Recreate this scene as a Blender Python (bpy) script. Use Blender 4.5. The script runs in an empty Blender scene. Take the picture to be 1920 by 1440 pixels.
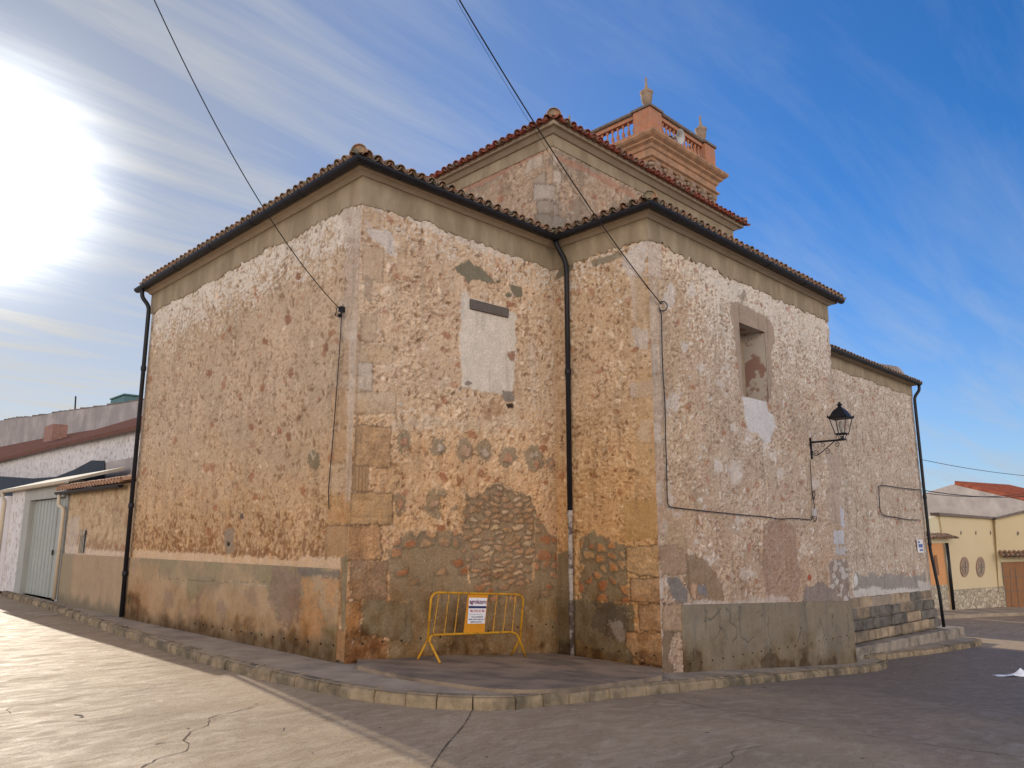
import bpy, math, random
import numpy as np
random.seed(7)
sc = bpy.context.scene
# ------------------------------------------------------------------ camera
F_PX = 1445.0; PITCH = math.atan(283 / F_PX); HC = 1.9
Q = math.sqrt(.5)
cam_d = bpy.data.cameras.new('camera'); cam = bpy.data.objects.new('camera', cam_d)
sc.collection.objects.link(cam); sc.camera = cam
cam.location = (0, 0, HC)
cam.rotation_euler = (math.pi / 2 + PITCH, 0, -math.pi / 4)
cam_d.sensor_width = 36; cam_d.lens = 36 * F_PX / 1920; cam_d.clip_end = 3000; cam_d.clip_start = .05
# ------------------------------------------------------------------ light
SUN_EL = math.radians(22.0); SUN_AZ = math.radians(82.0)       # azimuth from +X towards +Y
sd = (math.cos(SUN_EL) * math.cos(SUN_AZ), math.cos(SUN_EL) * math.sin(SUN_AZ), math.sin(SUN_EL))
from mathutils import Vector
sl = bpy.data.lights.new('sun', 'SUN'); sl.energy = 2.3; sl.angle = math.radians(.6); sl.color = (1, .90, .74)
so = bpy.data.objects.new('sun', sl); sc.collection.objects.link(so)
so.rotation_euler = Vector(sd).to_track_quat('Z', 'Y').to_euler()
world = bpy.data.worlds.new('World'); sc.world = world; world.use_nodes = True
BACK_FILL = (18.0, 16.0, 13.7)
def build_world():
    nt = world.node_tree; N = nt.nodes; L = nt.links
    for n in list(N): N.remove(n)
    def nd(t, **k):
        n = N.new(t)
        for a, b in k.items(): setattr(n, a, b)
        return n
    def mth(op, a, b=None, c=None, clamp=False):
        n = nd('ShaderNodeMath', operation=op, use_clamp=clamp)
        for i, v in enumerate((a, b, c)):
            if v is None: continue
            if isinstance(v, (int, float)): n.inputs[i].default_value = v
            else: L.new(v, n.inputs[i])
        return n.outputs[0]
    sky = nd('ShaderNodeTexSky'); sky.sky_type = 'NISHITA'; sky.sun_disc = False
    sky.sun_elevation = SUN_EL; sky.sun_rotation = math.pi / 2 - SUN_AZ
    sky.air_density = 1.0; sky.dust_density = .5; sky.ozone_density = 3.5; sky.altitude = 700
    hsv = nd('ShaderNodeHueSaturation'); hsv.inputs['Saturation'].default_value = 1.15; hsv.inputs['Value'].default_value = .76
    tint = nd('ShaderNodeVectorMath', operation='MULTIPLY'); L.new(sky.outputs[0], tint.inputs[0]); tint.inputs[1].default_value = (.82, .97, 1.20)
    L.new(tint.outputs[0], hsv.inputs['Color'])
    tc = nd('ShaderNodeTexCoord')
    sep = nd('ShaderNodeSeparateXYZ'); L.new(tc.outputs['Generated'], sep.inputs[0])
    # cloud layer: project on a plane high above, cirrus drawn out in one direction
    zc = mth('MAXIMUM', sep.outputs[2], .02); zc = mth('ADD', zc, .09)
    px = mth('DIVIDE', sep.outputs[0], zc); py = mth('DIVIDE', sep.outputs[1], zc)
    cmb = nd('ShaderNodeCombineXYZ'); L.new(px, cmb.inputs[0]); L.new(py, cmb.inputs[1])
    mp = nd('ShaderNodeMapping'); mp.inputs['Rotation'].default_value = (0, 0, math.radians(-62)); mp.inputs['Scale'].default_value = (.35, 2.2, 1)
    L.new(cmb.outputs[0], mp.inputs[0])
    n1 = nd('ShaderNodeTexNoise'); n1.inputs['Scale'].default_value = 2.5; n1.inputs['Detail'].default_value = 9; n1.inputs['Roughness'].default_value = .62; n1.inputs['Distortion'].default_value = .35
    L.new(mp.outputs[0], n1.inputs['Vector'])
    n2 = nd('ShaderNodeTexNoise'); n2.inputs['Scale'].default_value = .55; n2.inputs['Detail'].default_value = 3
    L.new(cmb.outputs[0], n2.inputs['Vector'])
    # closeness to the sun
    dot = nd('ShaderNodeVectorMath', operation='DOT_PRODUCT'); L.new(tc.outputs['Generated'], dot.inputs[0]); dot.inputs[1].default_value = sd
    d = mth('MAXIMUM', dot.outputs['Value'], 0)
    near = mth('POWER', d, 5.0); vnear = mth('POWER', d, 260.0); disc = mth('POWER', d, 300.0)
    dens = mth('SUBTRACT', mth('ADD', n1.outputs[0], mth('MULTIPLY', n2.outputs[0], .45)), .66)
    dens = mth('MULTIPLY', dens, 1.9, clamp=True)
    # thicker layer on the sun side and low over the horizon
    lowz = mth('SUBTRACT', 1.0, mth('MULTIPLY', mth('ABSOLUTE', sep.outputs[2]), 2.3), clamp=True)
    veil = mth('ADD', mth('MULTIPLY', near, .50), mth('MULTIPLY', mth('MULTIPLY', lowz, lowz), .62))
    fac = mth('ADD', mth('MULTIPLY', dens, mth('ADD', mth('ADD', .26, mth('MULTIPLY', lowz, .5)), mth('MULTIPLY', near, .55))), veil, clamp=True)
    br = mth('ADD', mth('ADD', 3.1, mth('MULTIPLY', near, .30)), mth('ADD', mth('MULTIPLY', vnear, 7.0), mth('MULTIPLY', disc, 22.0)))
    cc = nd('ShaderNodeMix', data_type='RGBA'); cc.inputs[6].default_value = (.80, .93, 1.12, 1); cc.inputs[7].default_value = (1.0, 1.0, .97, 1)
    L.new(mth('MULTIPLY', near, 1.2, clamp=True), cc.inputs[0])
    sc_ = nd('ShaderNodeVectorMath', operation='SCALE'); L.new(cc.outputs[2], sc_.inputs[0]); L.new(br, sc_.inputs['Scale'])
    mix = nd('ShaderNodeMix', data_type='RGBA'); L.new(fac, mix.inputs[0]); dim = nd('ShaderNodeVectorMath', operation='SCALE'); L.new(hsv.outputs[0], dim.inputs[0]); L.new(mth('SUBTRACT', 1.0, mth('MULTIPLY', mth('POWER', d, 7.0), .62)), dim.inputs['Scale'])
    L.new(dim.outputs[0], mix.inputs[6]); L.new(sc_.outputs[0], mix.inputs[7])
    # bright fill added to the sky behind the camera to lift the shaded walls
    dk = nd('ShaderNodeVectorMath', operation='DOT_PRODUCT'); L.new(tc.outputs['Generated'], dk.inputs[0]); dk.inputs[1].default_value = (-.70, -.70, .12)
    lowb = nd('ShaderNodeMapRange'); lowb.interpolation_type = 'SMOOTHSTEP'; lowb.inputs[1].default_value = .22; lowb.inputs[2].default_value = .75; lowb.inputs[3].default_value = 1; lowb.inputs[4].default_value = .12; L.new(sep.outputs[2], lowb.inputs[0])
    bk = nd('ShaderNodeMapRange'); bk.interpolation_type = 'SMOOTHSTEP'; bk.inputs[1].default_value = -.05; bk.inputs[2].default_value = .75; L.new(dk.outputs['Value'], bk.inputs[0])
    mix2 = nd('ShaderNodeMix', data_type='RGBA'); L.new(mth('MULTIPLY', mth('MULTIPLY', bk.outputs[0], lowb.outputs[0]), mth('ADD', .70, mth('MULTIPLY', n1.outputs[0], .3))), mix2.inputs[0]); L.new(mix.outputs[2], mix2.inputs[6]); mix2.inputs[7].default_value = (BACK_FILL[0], BACK_FILL[1], BACK_FILL[2], 1); mix = mix2
    bg = nd('ShaderNodeBackground'); bg.inputs['Strength'].default_value = .10
    L.new(mix.outputs[2], bg.inputs['Color'])
    out = nd('ShaderNodeOutputWorld'); L.new(bg.outputs[0], out.inputs['Surface'])
build_world()
sc.view_settings.view_transform = 'Standard'; sc.view_settings.look = 'None'
sc.view_settings.exposure = 0.93; sc.view_settings.gamma = 1.0; sc.view_settings.use_curve_mapping = False
sc.cycles.max_bounces = 6; sc.cycles.diffuse_bounces = 4

# ------------------------------------------------------------------ surveying helpers (photo pixel -> point on a known plane of the place)
_s, _c = math.sin(PITCH), math.cos(PITCH)
R_ = np.array([Q, -Q, 0]); F_ = np.array([Q * _c, Q * _c, _s]); U_ = np.array([-Q * _s, -Q * _s, _c]); O_ = np.array([0, 0, HC])
def ray(x, y): return (x - 960) / F_PX * R_ + (720 - y) / F_PX * U_ + F_
def onX(x, y, X): r = ray(x, y); return O_ + r * (X / r[0])
def onY(x, y, Y): r = ray(x, y); return O_ + r * (Y / r[1])
def onZ(x, y, Z): r = ray(x, y); return O_ + r * ((Z - HC) / r[2])
def gz(X, Y=0.):                       # height of the pavement; the street falls away to the right
    return np.interp(X, [6.95, 8.6, 11.9, 20.2, 29.6, 45, 80], [0, -.13, -.45, -1.2, -1.5, -2.0, -2.3]) + np.maximum(0, np.asarray(Y) - 20) * .008
def rz(X, Y=0.): return gz(X, Y) - .17
def onG(x, y, off):
    z = off
    for i in range(60):
        P = onZ(x, y, z); z = .6 * z + .4 * (float(gz(P[0], P[1])) + off)
    return P

# ------------------------------------------------------------------ numpy noise
def perlin(x, y, seed=0):
    rng = np.random.RandomState(seed); a = rng.rand(256, 256) * 2 * np.pi
    gx, gy = np.cos(a), np.sin(a)
    xi = np.floor(x).astype(int); yi = np.floor(y).astype(int); xf = x - xi; yf = y - yi
    u = xf ** 3 * (xf * (xf * 6 - 15) + 10); v = yf ** 3 * (yf * (yf * 6 - 15) + 10)
    def dt(ix, iy):
        A = (xi + ix) & 255; B = (yi + iy) & 255
        return gx[A, B] * (xf - ix) + gy[A, B] * (yf - iy)
    return ((dt(0, 0) * (1 - u) + dt(1, 0) * u) * (1 - v) + (dt(0, 1) * (1 - u) + dt(1, 1) * u) * v) * 1.45
def fbm(x, y, octv=4, seed=0, gain=.5):
    s = 0; a = 1; t = 0
    for i in range(octv):
        s = s + a * perlin(x * 2 ** i, y * 2 ** i, seed + i * 17); t += a; a *= gain
    return s / t
def worley(x, y, seed=0):
    rng = np.random.RandomState(seed); jx = rng.rand(128, 128); jy = rng.rand(128, 128); rid = rng.rand(128, 128)
    xi = np.floor(x).astype(int); yi = np.floor(y).astype(int)
    f1 = np.full(x.shape, 9.); f2 = np.full(x.shape, 9.); idv = np.zeros(x.shape)
    for dx in (-1, 0, 1):
        for dy in (-1, 0, 1):
            a = (xi + dx) & 127; b = (yi + dy) & 127
            d = np.hypot(xi + dx + .15 + .7 * jx[a, b] - x, yi + dy + .15 + .7 * jy[a, b] - y)
            m = d < f1; f2 = np.where(m, f1, np.minimum(f2, d)); idv = np.where(m, rid[a, b], idv); f1 = np.where(m, d, f1)
    return f1, f2, idv
def ss(a, b, x):
    t = np.clip((x - a) / (b - a), 0, 1); return t * t * (3 - 2 * t)
def sdpoly(px, py, P):
    n = len(P); d = np.full(px.shape, 1e9); ins = np.zeros(px.shape, bool)
    for i in range(n):
        ax, ay = P[i]; bx, by = P[(i + 1) % n]; ex, ey = bx - ax, by - ay
        t = np.clip(((px - ax) * ex + (py - ay) * ey) / (ex * ex + ey * ey + 1e-12), 0, 1)
        d = np.minimum(d, np.hypot(px - ax - t * ex, py - ay - t * ey))
        c = ((ay > py) != (by > py)) & (px < (bx - ax) * (py - ay) / (by - ay + 1e-12) + ax); ins ^= c
    return np.where(ins, -d, d)
def sdline(px, py, P):
    d = np.full(px.shape, 1e9)
    for i in range(len(P) - 1):
        ax, ay = P[i]; bx, by = P[i + 1]; ex, ey = bx - ax, by - ay
        t = np.clip(((px - ax) * ex + (py - ay) * ey) / (ex * ex + ey * ey + 1e-12), 0, 1)
        d = np.minimum(d, np.hypot(px - ax - t * ex, py - ay - t * ey))
    return d
def C(*v): return np.array(v, float)
def srgb(r, g, b):
    c = np.array([r, g, b]) / 255.; return np.where(c < .04045, c / 12.92, ((c + .055) / 1.055) ** 2.4)

# ------------------------------------------------------------------ object helpers
def tag(o, label=None, cat=None, group=None, kind=None):
    for k, v in (('label', label), ('category', cat), ('group', group), ('kind', kind)):
        if v: o[k] = v
    return o
def empty(name, loc=(0, 0, 0), rz_=0, **k):
    o = bpy.data.objects.new(name, None); sc.collection.objects.link(o); o.location = loc; o.rotation_euler = (0, 0, rz_)
    o.empty_display_size = .2
    return tag(o, **k)
def link(name, me, mat=None, parent=None, **k):
    o = bpy.data.objects.new(name, me); sc.collection.objects.link(o)
    if mat is not None:
        for m in (mat if isinstance(mat, (list, tuple)) else [mat]): me.materials.append(m)
    if parent is not None:
        o.parent = parent
        p = parent
        loc = Vector((0, 0, 0))
        if k.pop('world', True):
            o.matrix_parent_inverse = mat_world(parent).inverted()
    else: k.pop('world', None)
    return tag(o, **k)
def mat_world(o):
    m = o.matrix_basis.copy()
    if o.parent: m = mat_world(o.parent) @ o.matrix_parent_inverse @ m
    return m
class MB:
    def __init__(s): s.v = []; s.f = []; s.mi = []; s.m = 0
    def add(s, vs, fs):
        b = len(s.v); s.v += [tuple(map(float, p)) for p in vs]
        for f in fs: s.f.append(tuple(b + i for i in f)); s.mi.append(s.m)
    def box(s, x0, x1, y0, y1, z0, z1):
        s.add([(x0, y0, z0), (x1, y0, z0), (x1, y1, z0), (x0, y1, z0), (x0, y0, z1), (x1, y0, z1), (x1, y1, z1), (x0, y1, z1)],
              [(0, 3, 2, 1), (4, 5, 6, 7), (0, 1, 5, 4), (1, 2, 6, 5), (2, 3, 7, 6), (3, 0, 4, 7)])
    def prism(s, pts, ext):           # pts: 3D polygon, ext: extrusion vector
        n = len(pts); P = [np.array(p, float) for p in pts]; E = np.array(ext, float)
        s.add(P + [p + E for p in P], [tuple(range(n))[::-1], tuple(range(n, 2 * n))] + [(i, (i + 1) % n, n + (i + 1) % n, n + i) for i in range(n)])
    def tube(s, path, r, seg=8, cap=True):
        P = [np.array(p, float) for p in path]; n = len(P)
        rr = r if hasattr(r, '__len__') else [r] * n
        T = []
        for i in range(n):
            t = P[min(i + 1, n - 1)] - P[max(i - 1, 0)]; T.append(t / (np.linalg.norm(t) + 1e-12))
        a = np.array([0, 0, 1.]) if abs(T[0][2]) < .9 else np.array([1., 0, 0])
        u = np.cross(T[0], a); u /= np.linalg.norm(u)
        V = []
        for i in range(n):
            u = u - T[i] * (u @ T[i]); u /= np.linalg.norm(u); w = np.cross(T[i], u)
            for k in range(seg):
                an = 2 * math.pi * k / seg; V.append(P[i] + rr[i] * (math.cos(an) * u + math.sin(an) * w))
        Fs = [(i * seg + k, i * seg + (k + 1) % seg, (i + 1) * seg + (k + 1) % seg, (i + 1) * seg + k) for i in range(n - 1) for k in range(seg)]
        if cap: Fs += [tuple(range(seg))[::-1], tuple(range((n - 1) * seg, n * seg))]
        s.add(V, Fs)
    def lathe(s, prof, c, seg=16, sq=False, rot=0):
        V = []; n = len(prof)
        for r, z in prof:
            for k in range(seg):
                an = 2 * math.pi * k / seg + rot; V.append((c[0] + r * math.cos(an), c[1] + r * math.sin(an), c[2] + z))
        Fs = [(i * seg + k, i * seg + (k + 1) % seg, (i + 1) * seg + (k + 1) % seg, (i + 1) * seg + k) for i in range(n - 1) for k in range(seg)]
        Fs += [tuple(range(seg))[::-1], tuple(range((n - 1) * seg, n * seg))]
        s.add(V, Fs)
    def sweep(s, path, prof, closed=False, zoff=None):   # plan path, profile (out, up); out = right-hand side
        n = len(path); P = [np.array(p[:2], float) for p in path]; Z = [p[2] if len(p) > 2 else 0 for p in path]
        V = []
        for i in range(n):
            a = P[i] - P[i - 1] if (i > 0 or closed) else P[1] - P[0]
            b = P[(i + 1) % n] - P[i] if (i < n - 1 or closed) else P[n - 1] - P[n - 2]
            a = a / np.linalg.norm(a); b = b / np.linalg.norm(b)
            na = np.array([a[1], -a[0]]); nb = np.array([b[1], -b[0]]); m = (na + nb) / (1 + na @ nb)
            for o, h in prof: V.append((P[i][0] + m[0] * o, P[i][1] + m[1] * o, Z[i] + h))
        k = len(prof)
        Fs = []
        for i in range(n if closed else n - 1):
            j = (i + 1) % n
            Fs += [(i * k + q, j * k + q, j * k + (q + 1) % k, i * k + (q + 1) % k) for q in range(k)]
        if not closed: Fs += [tuple(range(k))[::-1], tuple(range((n - 1) * k, n * k))]
        s.add(V, Fs)
    def build(s, name, mat, parent=None, smooth=False, bevel=0, **k):
        me = bpy.data.meshes.new(name); me.from_pydata(s.v, [], s.f); me.update()
        if smooth: me.polygons.foreach_set('use_smooth', [True] * len(me.polygons))
        if isinstance(mat, (list, tuple)): me.polygons.foreach_set('material_index', s.mi)
        o = link(name, me, mat, parent, **k)
        if bevel:
            b = o.modifiers.new('bevel', 'BEVEL'); b.width = bevel; b.segments = 2; b.limit_method = 'ANGLE'
        return o

# ------------------------------------------------------------------ materials
def make_mat(name, col, rough=.85, var=.18, scale=6., bump=.3, bscale=40., metal=0, col2=None, c2s=1.5, c2t=(.45, .6), attr=None, spec=.3, dist=.02, stretch=None):
    m = bpy.data.materials.new(name); m.use_nodes = True; nt = m.node_tree; N, L = nt.nodes, nt.links
    b = N['Principled BSDF']; b.inputs['Roughness'].default_value = rough; b.inputs['Metallic'].default_value = metal
    b.inputs['Specular IOR Level'].default_value = spec
    tc = N.new('ShaderNodeTexCoord'); vec = tc.outputs['Object']
    if stretch:
        mp = N.new('ShaderNodeMapping'); mp.inputs['Scale'].default_value = stretch; L.new(vec, mp.inputs[0]); vec = mp.outputs[0]
    n1 = N.new('ShaderNodeTexNoise'); n1.inputs['Scale'].default_value = scale; n1.inputs['Detail'].default_value = 8; n1.inputs['Roughness'].default_value = .62
    L.new(vec, n1.inputs['Vector'])
    rmp = N.new('ShaderNodeMapRange'); rmp.inputs[1].default_value = .3; rmp.inputs[2].default_value = .7; rmp.inputs[3].default_value = 1 - var; rmp.inputs[4].default_value = 1 + var
    L.new(n1.outputs[0], rmp.inputs[0])
    if attr:
        at = N.new('ShaderNodeAttribute'); at.attribute_name = attr; base = at.outputs['Color']
    else:
        rgb = N.new('ShaderNodeRGB'); rgb.outputs[0].default_value = (*col, 1); base = rgb.outputs[0]
    if col2 is not None:
        n2 = N.new('ShaderNodeTexNoise'); n2.inputs['Scale'].default_value = c2s; n2.inputs['Detail'].default_value = 7; n2.inputs['Roughness'].default_value = .6; L.new(vec, n2.inputs['Vector'])
        r2 = N.new('ShaderNodeMapRange'); r2.inputs[1].default_value = c2t[0]; r2.inputs[2].default_value = c2t[1]; L.new(n2.outputs[0], r2.inputs[0])
        mx = N.new('ShaderNodeMix'); mx.data_type = 'RGBA'; L.new(r2.outputs[0], mx.inputs[0]); L.new(base, mx.inputs[6]); mx.inputs[7].default_value = (*col2, 1); base = mx.outputs[2]
    vm = N.new('ShaderNodeVectorMath'); vm.operation = 'SCALE'; L.new(base, vm.inputs[0]); L.new(rmp.outputs[0], vm.inputs['Scale']); L.new(vm.outputs[0], b.inputs['Base Color'])
    if bump:
        n3 = N.new('ShaderNodeTexNoise'); n3.inputs['Scale'].default_value = bscale; n3.inputs['Detail'].default_value = 6; n3.inputs['Roughness'].default_value = .65; L.new(vec, n3.inputs['Vector'])
        bp = N.new('ShaderNodeBump'); bp.inputs['Strength'].default_value = bump; bp.inputs['Distance'].default_value = dist; L.new(n3.outputs[0], bp.inputs['Height']); L.new(bp.outputs[0], b.inputs['Normal'])
    return m
M_wall = make_mat('painted_masonry', (0, 0, 0), .92, .20, 34, .9, 42, attr='Col', spec=.12, dist=.018)
M_smooth = make_mat('painted_render', (0, 0, 0), .9, .08, 14, .35, 60, attr='Col', spec=.15, dist=.006)
M_cornice = make_mat('cornice_render', (.265, .21, .145), .9, .14, 3, .4, 70, col2=(.34, .275, .195), c2s=2.2, spec=.15, stretch=(1, 1, .35), dist=.006)
M_soffit = make_mat('soffit', (.36, .29, .22), .9, .12, 3, .2, 50)
M_gutter = make_mat('gutter_metal', (.014, .014, .019), .45, .25, 5, .05, 30, spec=.22)
M_tile = make_mat('roof_tile', (.34, .20, .13), .85, .4, 9, .5, 60, col2=(.19, .165, .12), c2s=5, c2t=(.45, .60))
M_tilered = make_mat('red_roof_tile', (.30, .085, .055), .85, .35, 9, .5, 60, col2=(.21, .16, .12), c2s=4, c2t=(.47, .60))
M_core = make_mat('masonry_core', (.3, .24, .18), .95, .2, 3, .5, 20)
M_wood = make_mat('old_wood', (.13, .11, .10), .9, .3, 12, .6, 40, stretch=(.6, 4, 6))
M_tower = make_mat('tower_brick_render', (.40, .23, .14), .9, .22, 4, .5, 40, col2=(.30, .19, .125), c2s=2.6, spec=.15)
M_tstone = make_mat('tower_stone', (.31, .21, .15), .9, .25, 6, .5, 40, col2=(.27, .21, .16), c2s=2.5)
M_towtop = make_mat('tower_terracotta', (.42, .19, .11), .9, .15, 5, .3, 40, col2=(.36, .19, .13), c2s=2.5)
M_cap = make_mat('tower_coping', (.17, .14, .12), .9, .25, 6, .4, 40)
M_black = make_mat('black_iron', (.008, .009, .013), .5, .2, 8, .1, 40, spec=.25)
M_cable = make_mat('cable_rubber', (.02, .02, .024), .6, .1, 8, 0, 40)
M_conc = make_mat('pavement_concrete', (.37, .295, .215), .88, .2, 2.2, .4, 60, col2=(.25, .20, .15), c2s=.9, c2t=(.48, .66), dist=.006)
M_slab = make_mat('platform_concrete', (.27, .20, .14), .9, .2, 2.4, .45, 50, col2=(.15, .115, .085), c2s=1.1, c2t=(.45, .62), dist=.006)
M_kerb = make_mat('kerb_stone', (.29, .22, .14), .9, .35, 5, .8, 30, col2=(.13, .105, .07), c2s=1.7, c2t=(.45, .62), dist=.018)
M_yell = make_mat('barrier_paint', (.50, .245, .012), .5, .2, 7, .2, 40, col2=(.24, .085, .025), c2s=11, c2t=(.54, .66), spec=.3)
M_orange = make_mat('barrier_sheet', (.60, .24, .01), .5, .08, 4, .1, 40, spec=.3)
M_paper = make_mat('sign_white', (.72, .70, .72), .6, .05, 4, 0)
M_navy = make_mat('sign_navy', (.02, .03, .11), .6, .05, 4, 0)
M_purple = make_mat('sign_purple', (.14, .015, .09), .6, .05, 4, 0)
M_red = make_mat('sign_red', (.45, .03, .03), .6, .05, 4, 0)
M_hole = make_mat('drilled_hole_dark', (.02, .015, .012), 1, .1, 4, 0)
M_glass = bpy.data.materials.new('lantern_glass'); M_glass.use_nodes = True
_b = M_glass.node_tree.nodes['Principled BSDF']; _b.inputs['Base Color'].default_value = (.9, .92, .95, 1); _b.inputs['Roughness'].default_value = .08; _b.inputs['Transmission Weight'].default_value = 1; _b.inputs['IOR'].default_value = 1.02
M_white = make_mat('whitewash', (.60, .57, .57), .9, .10, 2, .4, 30, col2=(.40, .35, .33), c2s=6, c2t=(.52, .62))
M_whitec = make_mat('clean_whitewash', (.66, .64, .67), .9, .06, 2, .2, 30)
M_greywall = make_mat('grey_render', (.30, .27, .26), .95, .14, .8, .4, 12, col2=(.38, .34, .33), c2s=.7)
M_barn = make_mat('barn_render', (.40, .36, .34), .95, .14, 1.2, .4, 12, col2=(.47, .43, .40), c2s=.7)
M_frame = make_mat('gate_concrete', (.34, .34, .32), .9, .1, 1.5, .3, 30)
M_door = make_mat('grey_green_metal', (.32, .335, .315), .45, .06, 2, .1, 8, spec=.4)
M_beige = make_mat('beige_pvc', (.50, .42, .32), .5, .08, 3, .05, 20, spec=.4)
M_net = make_mat('dark_shade_net', (.035, .045, .06), .9, .2, 3, .2, 30)
M_brick = make_mat('chimney_brick', (.30, .17, .135), .9, .25, 5, .4, 20)
M_teal = make_mat('teal_tank', (.08, .16, .16), .5, .1, 2, .1, 10)
M_yfac = make_mat('yellow_facade', (.60, .49, .31), .9, .04, .6, .15, 30)
M_ofac = make_mat('orange_facade', (.62, .30, .13), .9, .05, .6, .15, 30)
M_cream = make_mat('cream_trim', (.62, .55, .38), .9, .05, .6, .15, 30)
M_doorw = make_mat('varnished_wood', (.26, .12, .05), .5, .2, 2, .2, 12, stretch=(3, 3, .4))
M_iron = make_mat('grille_iron', (.16, .11, .08), .6, .1, 3, .1, 20)
M_leaf = make_mat('leaf_green', (.09, .17, .035), .6, .35, 20, .1, 20)
M_bag = make_mat('white_plastic', (.8, .82, .9), .4, .05, 8, .3, 12)
M_blue = make_mat('tile_blue', (.08, .13, .35), .35, .1, 8, 0)
M_crack = make_mat('crack_dirt', (.10, .07, .05), .95, .3, 20, 0)

# road: worn concrete, broad stains, trowel marks
def road_mat():
    m = bpy.data.materials.new('road_concrete'); m.use_nodes = True; nt = m.node_tree; N, L = nt.nodes, nt.links
    b = N['Principled BSDF']; b.inputs['Specular IOR Level'].default_value = .06
    tc = N.new('ShaderNodeTexCoord')
    def noise(sc_, det, dist_=0, rough=.6, stretch=None, rot=0):
        v = tc.outputs['Object']
        if stretch:
            mp = N.new('ShaderNodeMapping'); mp.inputs['Scale'].default_value = stretch; mp.inputs['Rotation'].default_value = (0, 0, rot); L.new(v, mp.inputs[0]); v = mp.outputs[0]
        n = N.new('ShaderNodeTexNoise'); n.inputs['Scale'].default_value = sc_; n.inputs['Detail'].default_value = det; n.inputs['Distortion'].default_value = dist_; n.inputs['Roughness'].default_value = rough
        L.new(v, n.inputs['Vector']); return n.outputs[0]
    def rng_(s, a, b_, c, d):
        r = N.new('ShaderNodeMapRange'); r.inputs[1].default_value = a; r.inputs[2].default_value = b_; r.inputs[3].default_value = c; r.inputs[4].default_value = d; L.new(s, r.inputs[0]); return r.outputs[0]
    def mix(f, A, B):
        x = N.new('ShaderNodeMix'); x.data_type = 'RGBA'; L.new(f, x.inputs[0])
        for s, i in ((A, 6), (B, 7)):
            if isinstance(s, tuple): x.inputs[i].default_value = (*s, 1)
            else: L.new(s, x.inputs[i])
        return x.outputs[2]
    big = noise(.35, 6, .6); mid = noise(1.6, 8, 1.2, .65, (1, 2.4, 1), .5); fine = noise(85, 5); spots = noise(5.5, 4, .3); sw = noise(2.6, 9, 2.8, .7, (1, 1.8, 1), .9)
    c = mix(rng_(big, .38, .64, 0, 1), (.39, .29, .19), (.315, .235, .155))
    c = mix(rng_(mid, .44, .66, 0, .9), c, (.45, .355, .25))
    c = mix(rng_(sw, .54, .68, 0, .65), c, (.22, .165, .12))
    c = mix(rng_(spots, .70, .74, 0, .6), c, (.13, .09, .07))
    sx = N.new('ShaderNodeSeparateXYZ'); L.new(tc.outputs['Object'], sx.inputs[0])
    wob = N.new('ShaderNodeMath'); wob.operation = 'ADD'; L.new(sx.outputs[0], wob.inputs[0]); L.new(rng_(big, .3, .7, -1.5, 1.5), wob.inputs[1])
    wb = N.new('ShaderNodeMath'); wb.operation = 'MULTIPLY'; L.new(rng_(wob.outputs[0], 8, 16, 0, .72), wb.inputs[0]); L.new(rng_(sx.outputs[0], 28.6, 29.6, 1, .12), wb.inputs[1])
    c = mix(wb.outputs[0], c, (.135, .12, .12))    # shade of the lower street painted into the road colour
    vs = N.new('ShaderNodeVectorMath'); vs.operation = 'SCALE'; L.new(c, vs.inputs[0]); L.new(rng_(fine, .3, .7, .70, 1.30), vs.inputs['Scale']); L.new(vs.outputs[0], b.inputs['Base Color'])
    L.new(rng_(mid, .3, .7, .75, .48), b.inputs['Roughness'])
    ad = N.new('ShaderNodeMath'); ad.operation = 'ADD'; L.new(mid, ad.inputs[0])
    ml = N.new('ShaderNodeMath'); ml.operation = 'MULTIPLY'; L.new(fine, ml.inputs[0]); ml.inputs[1].default_value = .35; L.new(ml.outputs[0], ad.inputs[1])
    a2 = N.new('ShaderNodeMath'); a2.operation = 'ADD'; L.new(ad.outputs[0], a2.inputs[0]); L.new(sw, a2.inputs[1])
    bp = N.new('ShaderNodeBump'); bp.inputs['Strength'].default_value = .5; bp.inputs['Distance'].default_value = .02; L.new(a2.outputs[0], bp.inputs['Height']); L.new(bp.outputs[0], b.inputs['Normal'])
    return m
M_road = road_mat()
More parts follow.
